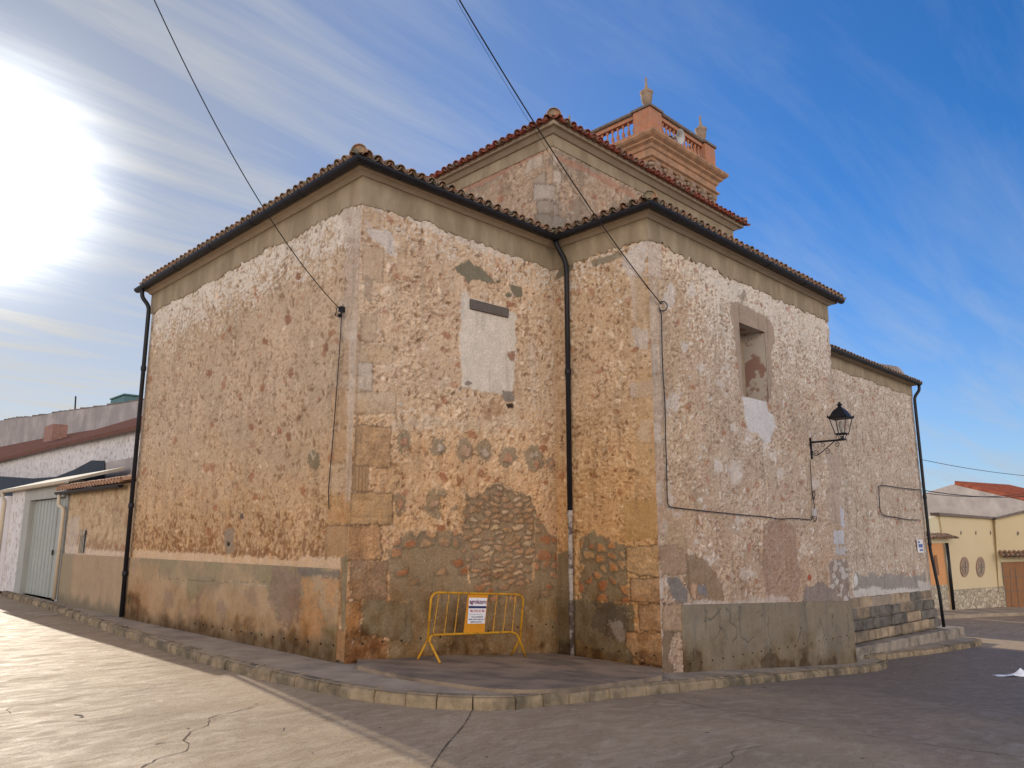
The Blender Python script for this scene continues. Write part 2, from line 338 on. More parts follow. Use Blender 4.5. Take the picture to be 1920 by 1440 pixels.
def tex_mat(name, kind, c1, c2, c3, scale, bump=.6):      # crazy paving / brick
    m = bpy.data.materials.new(name); m.use_nodes = True; nt = m.node_tree; N, L = nt.nodes, nt.links
    b = N['Principled BSDF']; b.inputs['Roughness'].default_value = .9; tc = N.new('ShaderNodeTexCoord')
    v = N.new('ShaderNodeTexVoronoi'); v.inputs['Scale'].default_value = scale; v.feature = 'F1'; L.new(tc.outputs['Object'], v.inputs['Vector'])
    e = N.new('ShaderNodeTexVoronoi'); e.inputs['Scale'].default_value = scale; e.feature = 'DISTANCE_TO_EDGE'; L.new(tc.outputs['Object'], e.inputs['Vector'])
    sp = N.new('ShaderNodeSeparateColor'); L.new(v.outputs['Color'], sp.inputs[0])
    x = N.new('ShaderNodeMix'); x.data_type = 'RGBA'; L.new(sp.outputs[0], x.inputs[0]); x.inputs[6].default_value = (*c1, 1); x.inputs[7].default_value = (*c2, 1)
    r = N.new('ShaderNodeMapRange'); r.inputs[1].default_value = .02; r.inputs[2].default_value = .09; L.new(e.outputs['Distance'], r.inputs[0])
    y = N.new('ShaderNodeMix'); y.data_type = 'RGBA'; L.new(r.outputs[0], y.inputs[0]); y.inputs[6].default_value = (*c3, 1); L.new(x.outputs[2], y.inputs[7]); L.new(y.outputs[2], b.inputs['Base Color'])
    bp = N.new('ShaderNodeBump'); bp.inputs['Strength'].default_value = bump; bp.inputs['Distance'].default_value = .03; L.new(r.outputs[0], bp.inputs['Height']); L.new(bp.outputs[0], b.inputs['Normal'])
    return m
M_stoneclad = tex_mat('rubble_cladding', '', (.36, .30, .22), (.58, .50, .37), (.23, .185, .13), 4.2)

# ------------------------------------------------------------------ painted, truly displaced masonry sheets
X0, Y0, X1, Y1, X2, Y2, X3 = 6.95, 10.59, 11.89, 8.17, 20.2, 9.17, 29.6
YL = 20.0
class Sheet:
    """axis 'X': plane X=const facing -X, u=Y ; axis 'Y': plane Y=const facing -Y, u=X ; v=z"""
    def __init__(s, axis, const, u0, u1, z0, z1, res, seed):
        s.axis, s.const, s.seed = axis, const, seed
        nu = int(round((u1 - u0) / res)) + 1; nv = int(round((z1 - z0) / res)) + 1
        s.nu, s.nv = nu, nv; s.u0, s.u1, s.z0, s.z1 = u0, u1, z0, z1
        U, V = np.meshgrid(np.linspace(u0, u1, nu), np.linspace(z0, z1, nv)); s.U, s.V = U.ravel(), V.ravel()
        s.d = np.zeros(s.U.shape); s.col = np.zeros((s.U.size, 3))
        s.w1 = fbm(s.U * 7, s.V * 7, 4, seed + 500); s.w2 = fbm(s.U * 2.2, s.V * 2.2, 3, seed + 600)
        s.fine = fbm(s.U * 22, s.V * 22, 3, seed + 700)
    def uv(s, x, y):
        p = onX(x, y, s.const) if s.axis == 'X' else onY(x, y, s.const)
        return (p[1], p[2]) if s.axis == 'X' else (p[0], p[2])
    def poly(s, pts, warp=.03, warp2=.0, px=True):
        P = [s.uv(*p) for p in pts] if px else pts
        P = np.array(P); pad = .25
        m = (s.U > P[:, 0].min() - pad) & (s.U < P[:, 0].max() + pad) & (s.V > P[:, 1].min() - pad) & (s.V < P[:, 1].max() + pad)
        idx = np.nonzero(m)[0]; sdv = sdpoly(s.U[idx], s.V[idx], P) + s.w1[idx] * warp * 2 + s.fine[idx] * warp * 1.3 + s.w2[idx] * (warp2 + warp * .8) * 2
        return idx, sdv
    def base(s, col, pale, dark, white=0, amp=1., zstone=(.20, .14), red=.05, pit=1., seed2=0, mott=1.):
        U, V, sd_ = s.U, s.V, s.seed + seed2
        wx = U + .05 * s.w1; wy = V + .05 * s.w2
        f1, f2, idv = worley(wx / zstone[0], wy / zstone[1], sd_)
        edge = f2 - f1
        bulge = ss(0, .5, edge)
        big = fbm(U * 1.1, V * 1.1, 3, sd_ + 5)
        r1 = 1 - np.abs(perlin(U * 6.5 + .8 * s.w2, V * 10 + .8 * s.w1, sd_ + 9)) * 2.4        # ridges: trowelled lumps
        r2 = 1 - np.abs(perlin(U * 12 + 1.2 * s.w1, V * 19 + s.w1, sd_ + 19)) * 2.4
        n = fbm(U * 9, V * 11, 3, sd_ + 29)
        h = .16 * bulge * (idv > .4) + .36 * r1 + .30 * r2 + .55 * n + .22 * big
        pitm = ss(.34, .52, fbm(U * 8, V * 9.5, 3, sd_ + 39) - .10 * bulge + .14 * big) * pit
        pit2 = ss(.40, .55, fbm(U * 17, V * 15, 2, sd_ + 49)) * pit
        rough = .50 + .75 * ss(-.25, .25, fbm(U * .9, V * 1.1, 3, sd_ + 121)); h = .35 + (h - .35) * rough
        s.d += amp * (.032 * (h - .35)) - amp * .022 * pitm - amp * .012 * pit2
        t = (.5 + mott * (ss(.15, .95, h + .25 * s.fine) - .5))[:, None]
        c = C(*col) * (1 - t) + C(*pale) * t  # raised lumps paler: relief contrast put into the colour
        tone = (1 + .13 * big + .09 * fbm(U * .6, V * .6, 2, sd_ + 77))[:, None]
        c = c * tone
        cre = ss(.10, -.35, h)[:, None]                                   # hollows darkened: crevice shade painted into the colour
        c = c * (1 - .45 * cre) + C(*dark) * .45 * cre
        pm = np.clip(pitm + .8 * pit2, 0, 1)[:, None] * .8
        c = c * (1 - pm) + C(*dark) * pm
        cl = ss(.90, .985, 1 - np.abs(perlin(U * 4.2 + 1.4 * s.w2, V * 8.5 + 1.2 * s.w1, sd_ + 101)) * 1.0) * ss(.05, .3, fbm(U * 2.6, V * 3.4, 3, sd_ + 103)) * pit
        cl = np.clip(cl + ss(.91, .98, 1 - np.abs(perlin(U * 7.2 + 1.6 * s.w1, V * 12.5 + s.w2, sd_ + 105))) * ss(.12, .34, fbm(U * 4.2, V * 5, 3, sd_ + 107)) * .8 * pit, 0, 1)
        s.d -= amp * .016 * cl; c = c * (1 - .75 * cl[:, None]) + C(*dark) * .62 * .75 * cl[:, None]
        rm = ((idv < red) * ss(.05, .25, edge) * ss(-.2, .15, s.w2 + .1))[:, None] * .75  # red stones showing
        c = c * (1 - rm) + C(.36, .17, .10) * rm
        wm = white if np.ndim(white) else np.full(U.shape, float(white))
        wn = .85 * fbm(U * 12, V * 15, 3, sd_ + 59, .7) + .35 * fbm(U * 2.2, V * 2.6, 2, sd_ + 60) + .3 * (r1 - .4) + .15 * (r2 - .4)
        wmask = ss(.0, .16, wn + wm - .55)[:, None] * (1 - pm)
        c = c * (1 - wmask) + C(.66, .585, .51) * wmask * (1 + .08 * s.fine[:, None])
        s.col[:] = c; s.h = h
    def patch(s, pts, col, d=None, flat=.85, warp=.03, warp2=0, a=1., var=.12, strata=0, edge=.010, rim=0, rimcol=(.14, .10, .07), px=True, vscale=4):
        idx, sdv = s.poly(pts, warp, warp2, px)
        m = ss(edge, -edge, sdv) * a
        U, V = s.U[idx], s.V[idx]
        k = 1 + var * (1.6 * fbm(U * vscale, V * vscale, 5, s.seed + 91, .6) + .9 * s.fine[idx])
        if strata: k = k + strata * perlin(U * 1.2, V * 22 + 1.2 * s.w2[idx], s.seed + 95)
        c = C(*col)[None] * k[:, None]
        s.col[idx] = s.col[idx] * (1 - m[:, None]) + c * m[:, None]
        dd = s.d[idx] * (1 - flat * m)
        if d is not None: dd = dd + m * d
        elif flat > .65:
            dd = dd + .006 * m
            ed = np.exp(-((sdv - .006) / .010) ** 2) * .38 * a * ss(-.25, .25, s.w1[idx]); s.col[idx] = s.col[idx] * (1 - ed[:, None]) + C(.15, .105, .07) * ed[:, None]
        if rim:
            rm = np.exp(-(sdv / .014) ** 2) * rim
            s.col[idx] = s.col[idx] * (1 - rm[:, None]) + C(*rimcol) * rm[:, None]; dd = dd - .014 * rm
        s.d[idx] = dd
    def line(s, pts, w=.012, col=(.07, .055, .045), a=.9, d=-.012, warp=.02, px=True):
        P = np.array([s.uv(*p) for p in pts] if px else pts)
        m = (s.U > P[:, 0].min() - .2) & (s.U < P[:, 0].max() + .2) & (s.V > P[:, 1].min() - .2) & (s.V < P[:, 1].max() + .2)
        i = np.nonzero(m)[0]; dist = sdline(s.U[i] + s.w1[i] * warp * 2, s.V[i] + s.w2[i] * warp * 2, P)
        mm = ss(w * 1.6, w * .4, dist) * a
        s.col[i] = s.col[i] * (1 - mm[:, None]) + C(*col) * mm[:, None]; s.d[i] += d * mm
    def ell(s, x, y, rx, ry, **k):
        pts = [(x + rx * math.cos(t), y + ry * math.sin(t)) for t in np.linspace(0, 2 * math.pi, 15)[:-1]]
        s.patch(pts, **k)
    def stones(s, pts, cell=(.26, .13), cols=((.44, .30, .20), (.52, .42, .31), (.34, .24, .17)), mortar=(.24, .20, .155), amp=.03, fillp=.75, warp=.03, seed=3):
        idx, sdv = s.poly(pts, warp, .02); m = ss(.015, -.015, sdv)
        U, V = s.U[idx], s.V[idx]
        row = np.floor(V / cell[1])
        f1, f2, idv = worley((U + .10 * s.w1[idx] + .04 * s.w2[idx]) / cell[0], (V + .035 * s.w1[idx] + .06 * s.w2[idx]) / cell[1], s.seed + seed)
        e = f2 - f1; st = ss(.16 + .22 * (idv * 53.1 % 1), .34 + .24 * (idv * 53.1 % 1), e + .10 * s.fine[idx]) * (idv < fillp)
        cc = np.array(cols); ci = (idv * 97.3 % 1 * len(cc)).astype(int); sc2 = cc[ci] * (1 + .30 * s.fine[idx] + .25 * s.w1[idx] + .2 * (idv * 31.7 % 1 - .5))[:, None]
        c = C(*mortar)[None] * (1 + .15 * s.w1[idx] + .15 * s.fine[idx])[:, None] * (1 - st[:, None]) + sc2 * st[:, None]
        gap = (ss(.14, .07, np.abs(e - .16)) * (idv < fillp) * .45)[:, None]; c = c * (1 - gap) + C(.12, .09, .07) * gap
        s.col[idx] = s.col[idx] * (1 - m[:, None]) + c * m[:, None]
        s.d[idx] = s.d[idx] * (1 - m) + m * (amp * (np.minimum(e, .5) * 1.6 * (idv < fillp) - .3) + .006 * s.fine[idx])
    def speckle(s, n, r0, r1, col, d=0., asp=(1.2, 2.6), var=.25, a=.85, seed=0, lo=None, hi=None, rough=.5):
        rnd = np.random.RandomState(s.seed * 7 + seed); du = (s.u1 - s.u0) / (s.nu - 1); dv = (s.z1 - s.z0) / (s.nv - 1)
        U2 = s.U.reshape(s.nv, s.nu); V2 = s.V.reshape(s.nv, s.nu); C2 = s.col.reshape(s.nv, s.nu, 3); D2 = s.d.reshape(s.nv, s.nu); W2_ = s.fine.reshape(s.nv, s.nu)
        lo = s.z0 if lo is None else lo; hi = s.z1 if hi is None else hi
        for i in range(n):
            cu = rnd.uniform(s.u0, s.u1); cv = lo + (hi - lo) * rnd.rand(); r = r0 + (r1 - r0) * rnd.rand() ** 2.2; q = rnd.uniform(*asp); th = rnd.uniform(-.2, 1.7) if rnd.rand() < .6 else rnd.uniform(0, 3.14)
            R = r * q + 2 * du; i0 = max(0, int((cu - R - s.u0) / du)); i1 = min(s.nu, int((cu + R - s.u0) / du) + 2); j0 = max(0, int((cv - R - s.z0) / dv)); j1 = min(s.nv, int((cv + R - s.z0) / dv) + 2)
            if i1 - i0 < 2 or j1 - j0 < 2: continue
            x = U2[j0:j1, i0:i1] - cu; y = V2[j0:j1, i0:i1] - cv; xr = (x * math.cos(th) + y * math.sin(th)) / q; yr = -x * math.sin(th) + y * math.cos(th)
            m = ss(1.15, .7, np.hypot(xr, yr) / r + rough * W2_[j0:j1, i0:i1]) * a * rnd.uniform(.55, 1); cc = C(*col) * (1 + var * rnd.uniform(-1, 1))
            C2[j0:j1, i0:i1] = C2[j0:j1, i0:i1] * (1 - m[..., None]) + cc * m[..., None]; D2[j0:j1, i0:i1] += d * m
    def damp(s, top, col=(.30, .17, .085), a=.55, soft=.5):  # shade gradient towards the wall foot painted into the colour, mixed with stain
        g_ = gz(s.U) if s.axis == 'Y' else gz(np.full(s.U.shape, s.const if s.const > 8 else 6.9))
        m = ss(-soft, soft, (top - (s.V - g_)) * .8 + .9 * fbm(s.U * .8, s.V * 1.1, 5, s.seed + 301, .6))[:, None] * a
        m = m * (.65 + .35 * ss(-.2, .3, fbm(s.U * 4, s.V * 3, 4, s.seed + 303)))[:, None]
        s.col[:] = s.col * (1 - m) + s.col * C(*col) / .38 * m
    def weather(s, a=1.):
        U, V = s.U, s.V
        k = 1 + a * (.10 * fbm(U * .9, V * .5, 4, s.seed + 201) + .09 * fbm(U * 3.1, V * 3.4, 4, s.seed + 203, .6) + .10 * s.fine)
        run = ss(.15, .45, fbm(U * 5.5, V * .55, 4, s.seed + 205)) * a * .16          # rain streaks
        s.col *= (k * (1 - run))[:, None]
        sp = ss(.50, .62, fbm(U * 19, V * 19, 2, s.seed + 207)) * a * .55; s.col = s.col * (1 - sp[:, None]) + C(.14, .09, .055) * sp[:, None]; s.d -= .006 * sp
        fl = ss(.46, .58, fbm(U * 16 + 7, V * 18, 3, s.seed + 209)) * a * .5; s.col = s.col * (1 - fl[:, None]) + C(.64, .55, .46) * fl[:, None]; s.d += .005 * fl
    def build(s, name, mat, parent, lo='free', hi='free', lo_s=0, hi_s=0, skirt=0, hole=None, base_of=None, topz=None, **k):
        """lo/hi 'corner': sheet ends at a convex corner, edge column moved outwards so both faces meet"""
        s.weather(getattr(s, 'wa', 1.) * (.45 if mat is M_smooth else 1.))
        nu, nv = s.nu, s.nv; U = s.U.copy(); V = s.V.copy(); d = s.d.copy()
        if base_of is not None: V = np.maximum(V, base_of(U) - .12)
        if topz is not None:
            tz = topz(U); V = np.minimum(V, tz)
        for which, mode in ((0, lo), (1, hi)):
            e = s.u0 if which == 0 else s.u1; dist = np.abs(U - e)
            if mode == 'corner':
                cr = .004 + .020 * perlin(V * 2.3, V * 0 + .37, 4242) + .014 * perlin(V * 9, V * 0 + .7, 4243) - .02 * ss(.3, .5, perlin(V * 5.1, V * 0 + .2, 4244))
                w = ss(.16, 0, dist); d = d * (1 - w) + cr * w
                U = U + (-1 if which == 0 else 1) * cr * w
            elif mode == 'inner':
                w = ss(.1, 0, dist); d = d * (1 - w)
        D = s.const - d
        if s.axis == 'X': co = np.stack([D, U, V], 1)
        else: co = np.stack([U, D, V], 1)
        i = np.arange(nu * nv).reshape(nv, nu)
        q = np.stack([i[:-1, :-1], i[:-1, 1:], i[1:, 1:], i[1:, :-1]], -1).reshape(-1, 4)
        if s.axis == 'X': q = q[:, ::-1]
        if hole is not None:
            uc = s.U[q].mean(1); vc = s.V[q].mean(1); q = q[~((uc > hole[0]) & (uc < hole[1]) & (vc > hole[2]) & (vc < hole[3]))]
        col = s.col
        if skirt:
            ring = np.concatenate([i[0, :], i[1:, -1], i[-1, -2::-1], i[-2:0:-1, 0]])
            back = co[ring].copy(); back[:, 0 if s.axis == 'X' else 1] = s.const + skirt
            b0 = len(co); co = np.concatenate([co, back]); col = np.concatenate([col, col[ring] * .9])
            n = len(ring); j = np.arange(n); j2 = (j + 1) % n
            sq = np.stack([ring[j], b0 + j, b0 + j2, ring[j2]], -1)
            q = np.concatenate([q, sq if s.axis == 'Y' else sq[:, ::-1]])
        me = bpy.data.meshes.new(name); me.vertices.add(len(co)); me.vertices.foreach_set('co', co.astype('f').ravel())
        me.loops.add(q.size); me.loops.foreach_set('vertex_index', q.astype('i').ravel())
        me.polygons.add(len(q)); me.polygons.foreach_set('loop_start', np.arange(0, q.size, 4, dtype='i')); me.polygons.foreach_set('use_smooth', np.ones(len(q), bool))
        me.update(calc_edges=True)
        a = me.color_attributes.new('Col', 'FLOAT_COLOR', 'POINT'); a.data.foreach_set('color', np.concatenate([np.clip(col, .005, .85), np.ones((len(col), 1))], 1).astype('f').ravel())
        return link(name, me, mat, parent, **k)

church = empty('church', (11.9, 10.6, 0), label='old stone and lime-plastered church with cross-shaped plan, tiled roofs and black gutters, mid-view', cat='church')

MORT = (.25, .205, .14); OLIVE = (.20, .175, .125)
# ---- left long wall (axis X)
W = Sheet('X', X0, Y0, YL, .0, 7.6, .022, 11)
hz = W.V
W.base((.47, .345, .235), (.58, .45, .33), (.22, .135, .085), white=.85 * ss(5.6, 7.5, hz + .5 * W.w2) - .05 + .1 * ss(0, 9, W.U - Y0), amp=.9, zstone=(.24, .17), red=.03, pit=1.1, mott=.65)
W.speckle(1500, .012, .045, (.27, .165, .10), -.014, seed=1); W.speckle(260, .02, .06, (.36, .20, .13), -.006, seed=2); W.speckle(480, .015, .05, (.62, .49, .37), .010, seed=3)
W.speckle(500, .02, .05, (.25, .14, .08), -.014, seed=4, lo=1.4, hi=2.3)
t = ss(3.6, 1.4, hz + .5 * W.w2)[:, None] * .55; W.col = W.col * (1 - t) + W.col * C(1.04, .94, .78) * t           # warmer ochre wash low on the wall
m = (ss(.25, .5, fbm(W.U * 9, W.V * 6, 3, 77) + .5 * ss(2.3, 1.5, hz) - .1) * ss(2.7, 1.7, hz))[:, None] * .7; W.col = W.col * (1 - m) + C(.24, .13, .07) * m
# corner quoins, left side
for pts, col, a in [([(640, 395), (683, 385), (683, 470), (652, 470)], (.50, .45, .42), .8), ([(648, 470), (681, 470), (680, 555), (645, 560)], (.47, .41, .38), .7),
                    ([(633, 560), (680, 560), (677, 640), (637, 640)], (.49, .43, .39), .75), ([(650, 640), (676, 640), (674, 700), (640, 700)], (.42, .31, .23), .8),
                    ([(626, 705), (672, 705), (672, 730), (625, 730)], (.45, .37, .31), .6), ([(622, 730), (670, 735), (668, 800), (620, 800)], (.44, .31, .20), .8),
                    ([(624, 805), (666, 805), (664, 870), (620, 870)], (.44, .30, .18), .8), ([(618, 880), (662, 880), (660, 925), (617, 925)], (.47, .38, .30), .8),
                    ([(615, 930), (660, 925), (658, 985), (612, 985)], (.44, .29, .15), .8)]:
    W.patch(pts, C(*col) * C(1, .93, .85), flat=.75, warp=.05, a=a * .8, strata=.08, rim=.2, var=.2)
W.patch([(655, 600), (672, 600), (664, 940), (650, 940)], (.58, .50, .43), a=.5, warp=.05, flat=.3)
W.patch([(612, 985), (662, 985), (662, 1052), (610, 1052)], (.40, .27, .165), flat=.9, warp=.015, rim=.6)
W.ell(588, 862, 11, 20, col=MORT, warp=.03, flat=.9, d=.004); W.line([(583, 848), (588, 860), (592, 852)], w=.02, col=(.5, .42, .33), d=.006)
W.patch([(420, 995), (438, 990), (438, 1035), (424, 1040)], (.29, .235, .19), flat=.95, warp=.03); W.ell(453, 968, 4, 6, col=(.14, .11, .10))
W.ell(428, 1020, 3.5, 4, col=(.03, .025, .02), d=-.02, warp=0)
for x, y, r in [(558, 520, 5), (545, 700, 6), (497, 640, 5), (430, 620, 4), (392, 700, 5), (610, 650, 5), (470, 800, 4), (540, 820, 5), (540, 600, 6), (600, 750, 4)]:
    W.ell(x, y, r, r * 1.5, col=(.30, .16, .10), warp=.04, d=-.008)
# thick lime fillet over the plinth
W.patch([(250, 1030), (330, 1036), (450, 1042), (555, 1050), (575, 1040), (640, 1046), (640, 1072), (250, 1052)], (.60, .46, .34), flat=.9, warp=.035, d=.012, var=.06)
W.patch([(640, 1046), (660, 1040), (660, 1250), (640, 1240)], MORT, flat=.95, warp=.015, var=.15)
W.patch([(648, 1125), (684, 1125), (684, 1182), (652, 1185)], (.44, .245, .11), flat=.8, warp=.02, rim=.6)
W.patch([(630, 1182), (690, 1182), (690, 1260), (630, 1250)], (.33, .20, .11), flat=.8, warp=.03, rim=.4)
W.damp(3.4, (.375, .30, .205), .65, 1.1)  # painted shade towards the wall foot, mixed with stain
W.build('wall', M_wall, church, lo='corner', hi='free', label='long left-hand wall of rough lime plaster in pinkish tan')

# ---- plinth of the left wall
P = Sheet('X', X0 - .012, Y0 + .22, YL, -.15, 1.37, .024, 21)
P.d += .022 + .004 * P.w2 + .002 * P.fine
k = (1 + .18 * P.w2 + .1 * P.fine)[:, None]
P.col[:] = C(.38, .265, .16) * k
def wash(S, m, c, a): m = (m * a)[:, None]; S.col[:] = S.col * (1 - m) + C(*c) * m
wash(P, ss(.1, .3, fbm(P.U * .9, P.V * 1.4, 4, 5) + .35 * ss(.6, 1.3, P.V) - .05), (.24, .20, .12), .8)
wash(P, ss(.05, .3, fbm(P.U * 1.3 + 9, P.V * 1.5, 4, 6)) * ss(.2, .5, P.V), (.25, .17, .13), .55)
P.patch([(255, 1055), (300, 1055), (303, 1160), (250, 1160)], (.42, .26, .15), flat=0, a=.45, warp=.12, edge=.05)
P.patch([(310, 1050), (500, 1060), (480, 1100), (330, 1100)], (.30, .24, .15), flat=0, a=.5, warp=.15, edge=.08)
P.patch([(515, 1065), (575, 1068), (560, 1160), (530, 1185), (510, 1130)], (.23, .155, .115), flat=0, a=.75, warp=.13, edge=.05, var=.25)
P.patch([(570, 1085), (592, 1092), (595, 1120), (608, 1140), (600, 1195), (560, 1205), (570, 1150)], (.43, .245, .115), flat=0, a=.85, warp=.12, d=-.008, var=.25, rim=.3)
P.patch([(612, 1080), (636, 1090), (632, 1130), (612, 1140), (604, 1100)], (.44, .25, .12), flat=0, a=.85, warp=.11, d=-.008, var=.25, rim=.3)
P.patch([(560, 1064), (640, 1070), (640, 1085), (560, 1078)], (.15, .13, .12), flat=0, a=.7, warp=.04)
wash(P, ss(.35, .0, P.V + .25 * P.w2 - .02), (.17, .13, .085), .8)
wash(P, ss(.45, .62, fbm(P.U * 1.2, P.V * 14, 3, 8)), (.16, .13, .10), .35)
P.line([(300, 1065), (302, 1090)], w=.01); P.line([(430, 1090), (520, 1100)], w=.006, col=(.4, .33, .25), d=0)
P.damp(.6, (.27, .205, .135), .7, .35); P.damp(.16, (.13, .10, .06), .8, .14); P.line([(310, 1085), (420, 1092), (500, 1090)], w=.006, a=.4)  # painted shade towards the plinth foot, mixed with stain
P.build('plinth', M_smooth, church, skirt=.05, hi='free', label='stained ochre and grey render plinth of the left wall')

# ---- A wall (axis Y) between the near corner and the inner corner
A = Sheet('Y', Y0, X0, X1, -.6, 7.6, .018, 31)
hz = A.V
A.base((.56, .395, .265), (.70, .545, .40), (.27, .155, .085), white=.14 + .3 * ss(6.2, 7.5, hz) + .12 * ss(9.8, 11.4, A.U) * ss(3.5, 6, hz) + .25 * np.exp(-((hz - 3.9) / .35) ** 2) * ss(9.8, 8.2, A.U), amp=1.05, zstone=(.21, .14), red=.04, pit=1., mott=.68)
A.speckle(900, .012, .04, (.24, .14, .08), -.016, seed=1); A.speckle(600, .015, .06, (.70, .56, .43), .012, seed=3); A.speckle(90, .03, .07, (.38, .20, .12), -.004, seed=2)
A.patch([(681, 385), (760, 405), (880, 465), (1040, 505), (1037, 470), (681, 360)], (.64, .56, .49), a=.75, warp=.05, warp2=.04, flat=.3)
t = ss(4.6, 3.6, hz + .3 * A.w2)[:, None] * .6; A.col = A.col * (1 - t) + A.col * C(1.03, .94, .80) * t
A.patch([(683, 405), (700, 425), (735, 435), (742, 455), (738, 478), (722, 472), (705, 450), (688, 440)], (.60, .54, .50), a=.8, warp=.04, flat=.6)
for pts, col, a in [([(681, 395), (712, 400), (712, 430), (681, 430)], (.52, .37, .25), .5), ([(681, 460), (720, 465), (718, 530), (680, 522)], (.50, .37, .26), .75),
                    ([(677, 590), (706, 590), (706, 642), (675, 640)], (.50, .37, .26), .75), ([(675, 645), (740, 650), (735, 685), (675, 678)], (.52, .38, .24), .5),
                    ([(673, 680), (698, 680), (700, 735), (671, 730)], (.52, .44, .37), .8), ([(670, 735), (742, 735), (742, 775), (668, 775)], (.51, .39, .28), .7)]:
    A.patch(pts, col, flat=.8, warp=.02, a=a, strata=.05, rim=.3)
A.patch([(684, 520), (700, 525), (695, 565), (682, 560)], (.24, .19, .15), a=.5, warp=.06)
# white lime ridge across
A.patch([(705, 800), (790, 780), (870, 790), (960, 775), (1000, 800), (930, 812), (860, 805), (780, 800), (720, 815)], (.62, .51, .39), a=.5, warp=.07, flat=0, d=.01)
# bare stone blocks of the corner
A.patch([(668, 800), (680, 796), (733, 800), (733, 876), (665, 874)], (.45, .30, .18), warp=.02, rim=.7, strata=.08, var=.34, flat=.6)
A.patch([(662, 874), (691, 874), (690, 922), (660, 922)], (.42, .29, .18), warp=.008, rim=.5)
for i in range(4):
    A.line([(667 + i * 6.5, 876), (666 + i * 6.5, 920)], w=.010, col=(.26, .17, .10), d=-.012, warp=0, a=.8)
A.patch([(656, 924), (737, 924), (737, 985), (655, 985)], (.47, .32, .185), warp=.018, rim=.6, strata=.20, var=.16, flat=.7)
A.patch([(650, 986), (714, 986), (714, 1050), (648, 1050)], (.43, .27, .155), warp=.03, rim=.8, rimcol=(.08, .055, .04), var=.4, flat=.6)
# lower zone of mortar with embedded stones
A.stones([(737, 1012), (770, 1000), (850, 996), (872, 1002), (882, 1092), (1000, 1092), (1005, 960), (1030, 1000), (1045, 1005), (1046, 1133), (728, 1135), (728, 1050)], cell=(.30, .17), cols=((.36, .17, .09), (.44, .29, .18), (.40, .22, .13)), mortar=(.31, .24, .16), fillp=.42, amp=.018, seed=8)
A.stones([(871, 925), (905, 928), (912, 912), (930, 904), (952, 912), (978, 922), (992, 930), (1004, 960), (1003, 1000), (998, 1095), (880, 1098), (868, 1005)], cell=(.28, .105), cols=((.42, .27, .165), (.50, .38, .27), (.36, .23, .15), (.46, .31, .20)), mortar=(.31, .235, .16), fillp=.80, amp=.034, seed=4)
A.patch([(657, 1052), (727, 1052), (727, 1126), (655, 1126)], (.32, .22, .145), warp=.04, rim=.5, var=.4, flat=.6)
# smooth dado
A.patch([(728, 1126), (870, 1128), (1050, 1122), (1050, 1300), (728, 1300)], (.30, .235, .15), warp=.03, flat=.9, var=.36, d=.01, vscale=1.6)
A.patch([(677, 1126), (771, 1128), (771, 1206), (677, 1190)], (.26, .22, .155), warp=.03, flat=.9, var=.22, d=.016, rim=.3)
A.patch([(647, 1128), (677, 1128), (676, 1198), (646, 1200)], (.45, .28, .15), warp=.035, rim=.6, var=.35, flat=.6)
A.patch([(645, 1200), (680, 1205), (705, 1192), (725, 1200), (725, 1260), (640, 1270)], (.42, .26, .15), warp=.045, rim=.5, var=.35, flat=.6)
m = (ss(.05, .3, fbm(A.U * 1.6, A.V * 2, 4, 17)) * ss(.45, .25, hz))[:, None] * .6; A.col = A.col * (1 - m) + C(.33, .21, .10) * m
# cement patches high up
A.patch([(852, 500), (868, 493), (880, 486), (890, 499), (900, 500), (922, 522), (930, 532), (915, 530), (900, 525), (885, 525), (877, 533), (870, 520), (858, 512)], OLIVE, warp=.012, flat=.92, d=.004, var=.06)
A.patch([(955, 533), (978, 538), (980, 557), (968, 558), (958, 546)], OLIVE, warp=.01, flat=.9, var=.06); A.ell(953, 553, 6, 5, col=OLIVE, warp=.01); A.ell(935, 527, 4, 3, col=OLIVE, warp=.01)
A.patch([(866, 562), (895, 560), (955, 583), (967, 590), (966, 660), (963, 735), (945, 738), (905, 735), (866, 724), (862, 640)], (.64, .575, .50), warp=.035, flat=.8, d=.006, var=.10)
A.patch([(863, 545), (880, 550), (880, 580), (864, 600)], (.60, .54, .48), a=.7, warp=.05)
A.patch([(950, 662), (964, 660), (962, 678), (953, 672)], (.34, .20, .14), warp=.03); A.patch([(942, 733), (962, 735), (966, 752), (946, 752)], (.27, .23, .20), warp=.015); A.ell(878, 718, 5, 4, col=(.28, .23, .19)); A.ell(863, 728, 4, 4, col=(.28, .23, .19))
A.patch([(900, 755), (925, 750), (945, 770), (920, 790), (905, 785)], (.34, .20, .12), a=.6, warp=.08); A.ell(957, 760, 6, 3, col=(.06, .04, .03), d=-.02)
A.patch([(990, 640), (1000, 640), (1010, 720), (1000, 760), (992, 720)], (.60, .5, .4), a=.5, warp=.07, flat=.2)
for x, y, rx, ry in [(757, 831, 14, 20), (824, 836, 16, 19), (870, 845, 14, 22), (908, 846, 15, 22), (952, 858, 16, 18), (1001, 856, 15, 22), (1006, 872, 11, 14), (1033, 868, 6, 13), (748, 944, 10, 18), (813, 944, 16, 24), (827, 925, 8, 10), (855, 953, 5, 5)]:
    A.ell(x, y, rx, ry, col=(.30, .24, .165), warp=.06, flat=.7, var=.2, rim=.15, a=.9)
    A.ell(x + 1, y + 2, rx * .5, ry * .45, col=[(.46, .32, .24), (.44, .26, .17), (.5, .42, .35)][int(x) % 3], warp=.05, flat=0, d=.022, var=.3, rim=.3)
